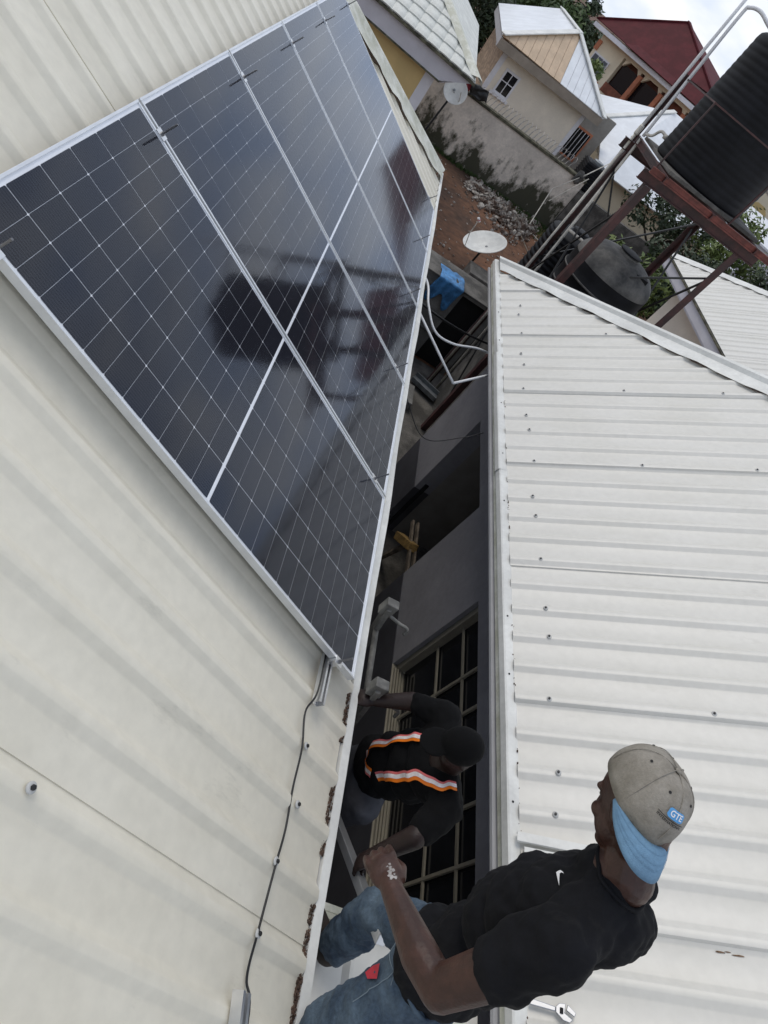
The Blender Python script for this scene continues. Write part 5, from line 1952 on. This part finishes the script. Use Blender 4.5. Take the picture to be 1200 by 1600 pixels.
# ---- ladder leaning on the left eave
LD = empty('ladder', (2.75, .27, 0.05), 'aluminium ladder leaning on the cream roof edge beside the worker', 'ladder')
lt, lbm = V((2.085, 0, 3.50)), V((2.80, 0, .05))
for y in (.055, .50):
    MB().bar(lbm + EY * y, lt + EY * y, .028, .075, up=(0, 1, 0)).build('rail', M['ladder'], LD, bevel=.004)
    MB().obox(lt + EY * y + V((.004, 0, -.02)), V((.07, 0, 0)), V((0, .05, 0)), V((0, 0, .10))).build('end_cap', M['ladder'], LD, bevel=.006)
    mb = MB().tube(spline([lt + EY * y + V((.03, -.02, -.05)), lt + EY * y + V((.10, -.03, -.06)), lt + EY * y + V((.15, -.04, -.06)), lt + EY * y + V((.155, -.05, -.10))], 5), .009, 8)
    mb.build('hook', M['ladder'], LD, smooth=True)
for k in range(12):
    p = lbm.lerp(lt, (k + .7) / 12.4)
    MB().tube([p + EY * .06, p + EY * .495], .016, 10).build('rung', M['ladder'], LD, smooth=True)
# rail in the worker's hand
d_ = (V((2.2, -.77, 3.46)) - V((2.2, -.37, 3.06))).normalized()
q0 = V((2.19, -.585, 3.28))
mb = MB().bar(q0 - d_ * .95, q0 + d_ * .42, .038, .038, up=(1, 0, 0))
tag(mb.build('alu_rail', M['alu'], bevel=.003), 'aluminium rail held upright in the alley by the worker on the ladder', 'rail')

# ---- bits on the right roof
for k, (p, q_, h, lab) in enumerate((((.0, -.245), (.40, -.272), .052, 'white aluminium rail lying on the white roof beside the man, upper one'), ((.03, -.305), (.42, -.33), .046, 'white aluminium rail lying on the white roof beside the man, lower one'))):
    mb = MB()
    a, b = PR(p[0], p[1], h), PR(q_[0], q_[1], h)
    mb.bar(a, b, .040, .004, up=nR)
    mb.bar(a + EY * .018 - nR * .012, b + EY * .018 - nR * .012, .004, .022, up=nR)
    mb.bar(a - EY * .018 - nR * .012, b - EY * .018 - nR * .012, .004, .022, up=nR)
    tag(mb.build('alu_rail', M['flash'], bevel=.001), lab, 'rail')
rs_ = MB()
for (r0_, y_, w_, l_) in ((.82, -.572, .004, .05), (.89, -.575, .003, .06), (.85, -.568, .002, .03)):
    pts = []
    for k in range(9):
        a = 2 * math.pi * k / 9
        pts.append(PR(r0_ + l_ * .5 * math.cos(a) * random.uniform(.7, 1.1), y_ + w_ * math.sin(a) * random.uniform(.6, 1.2), .004))
    rs_.poly(pts)
rs_.build('rust_stain', mat('rust', (.22, .13, .07), .9, var=.25, scale=60), sheet_of(sheetsR, -.57))
WX = empty('wrench', PR(.15, -.855, .03), 'adjustable chrome wrench lying on the white roof behind the man', 'wrench')
wd_ = (PR(.26, -.868, .04) - PR(.06, -.845, .04)).normalized()
ws_ = nR.cross(wd_).normalized()
b0 = PR(.03, -.842, .036)
mb = MB().slab([b0 - ws_ * .011, b0 + wd_ * .10 - ws_ * .008, b0 + wd_ * .10 + ws_ * .008, b0 + ws_ * .011], .010, nR)
mb.build('handle', M['chrome'], WX, bevel=.003)
h0 = b0 + wd_ * .1005
mb = MB().slab([h0 - ws_ * .009, h0 + wd_ * .03 - ws_ * .028, h0 + wd_ * .055 - ws_ * .030, h0 + wd_ * .066 - ws_ * .018, h0 + wd_ * .034 - ws_ * .004, h0 + wd_ * .038 + ws_ * .026, h0 + wd_ * .012 + ws_ * .022, h0 + ws_ * .009], .013, nR)
mb.build('head', M['chrome'], WX, bevel=.002)
mb = MB().slab([h0 + wd_ * .040 + ws_ * .006, h0 + wd_ * .072 - ws_ * .008, h0 + wd_ * .078 + ws_ * .006, h0 + wd_ * .045 + ws_ * .026], .010, nR)
mb.build('jaw', M['chrome'], WX, bevel=.002)
MB().lathe([(.007, -.009), (.007, .009)], h0 + wd_ * .022 + nR * .0, 10, axis=ws_).build('worm_screw', M['blackink'], WX)
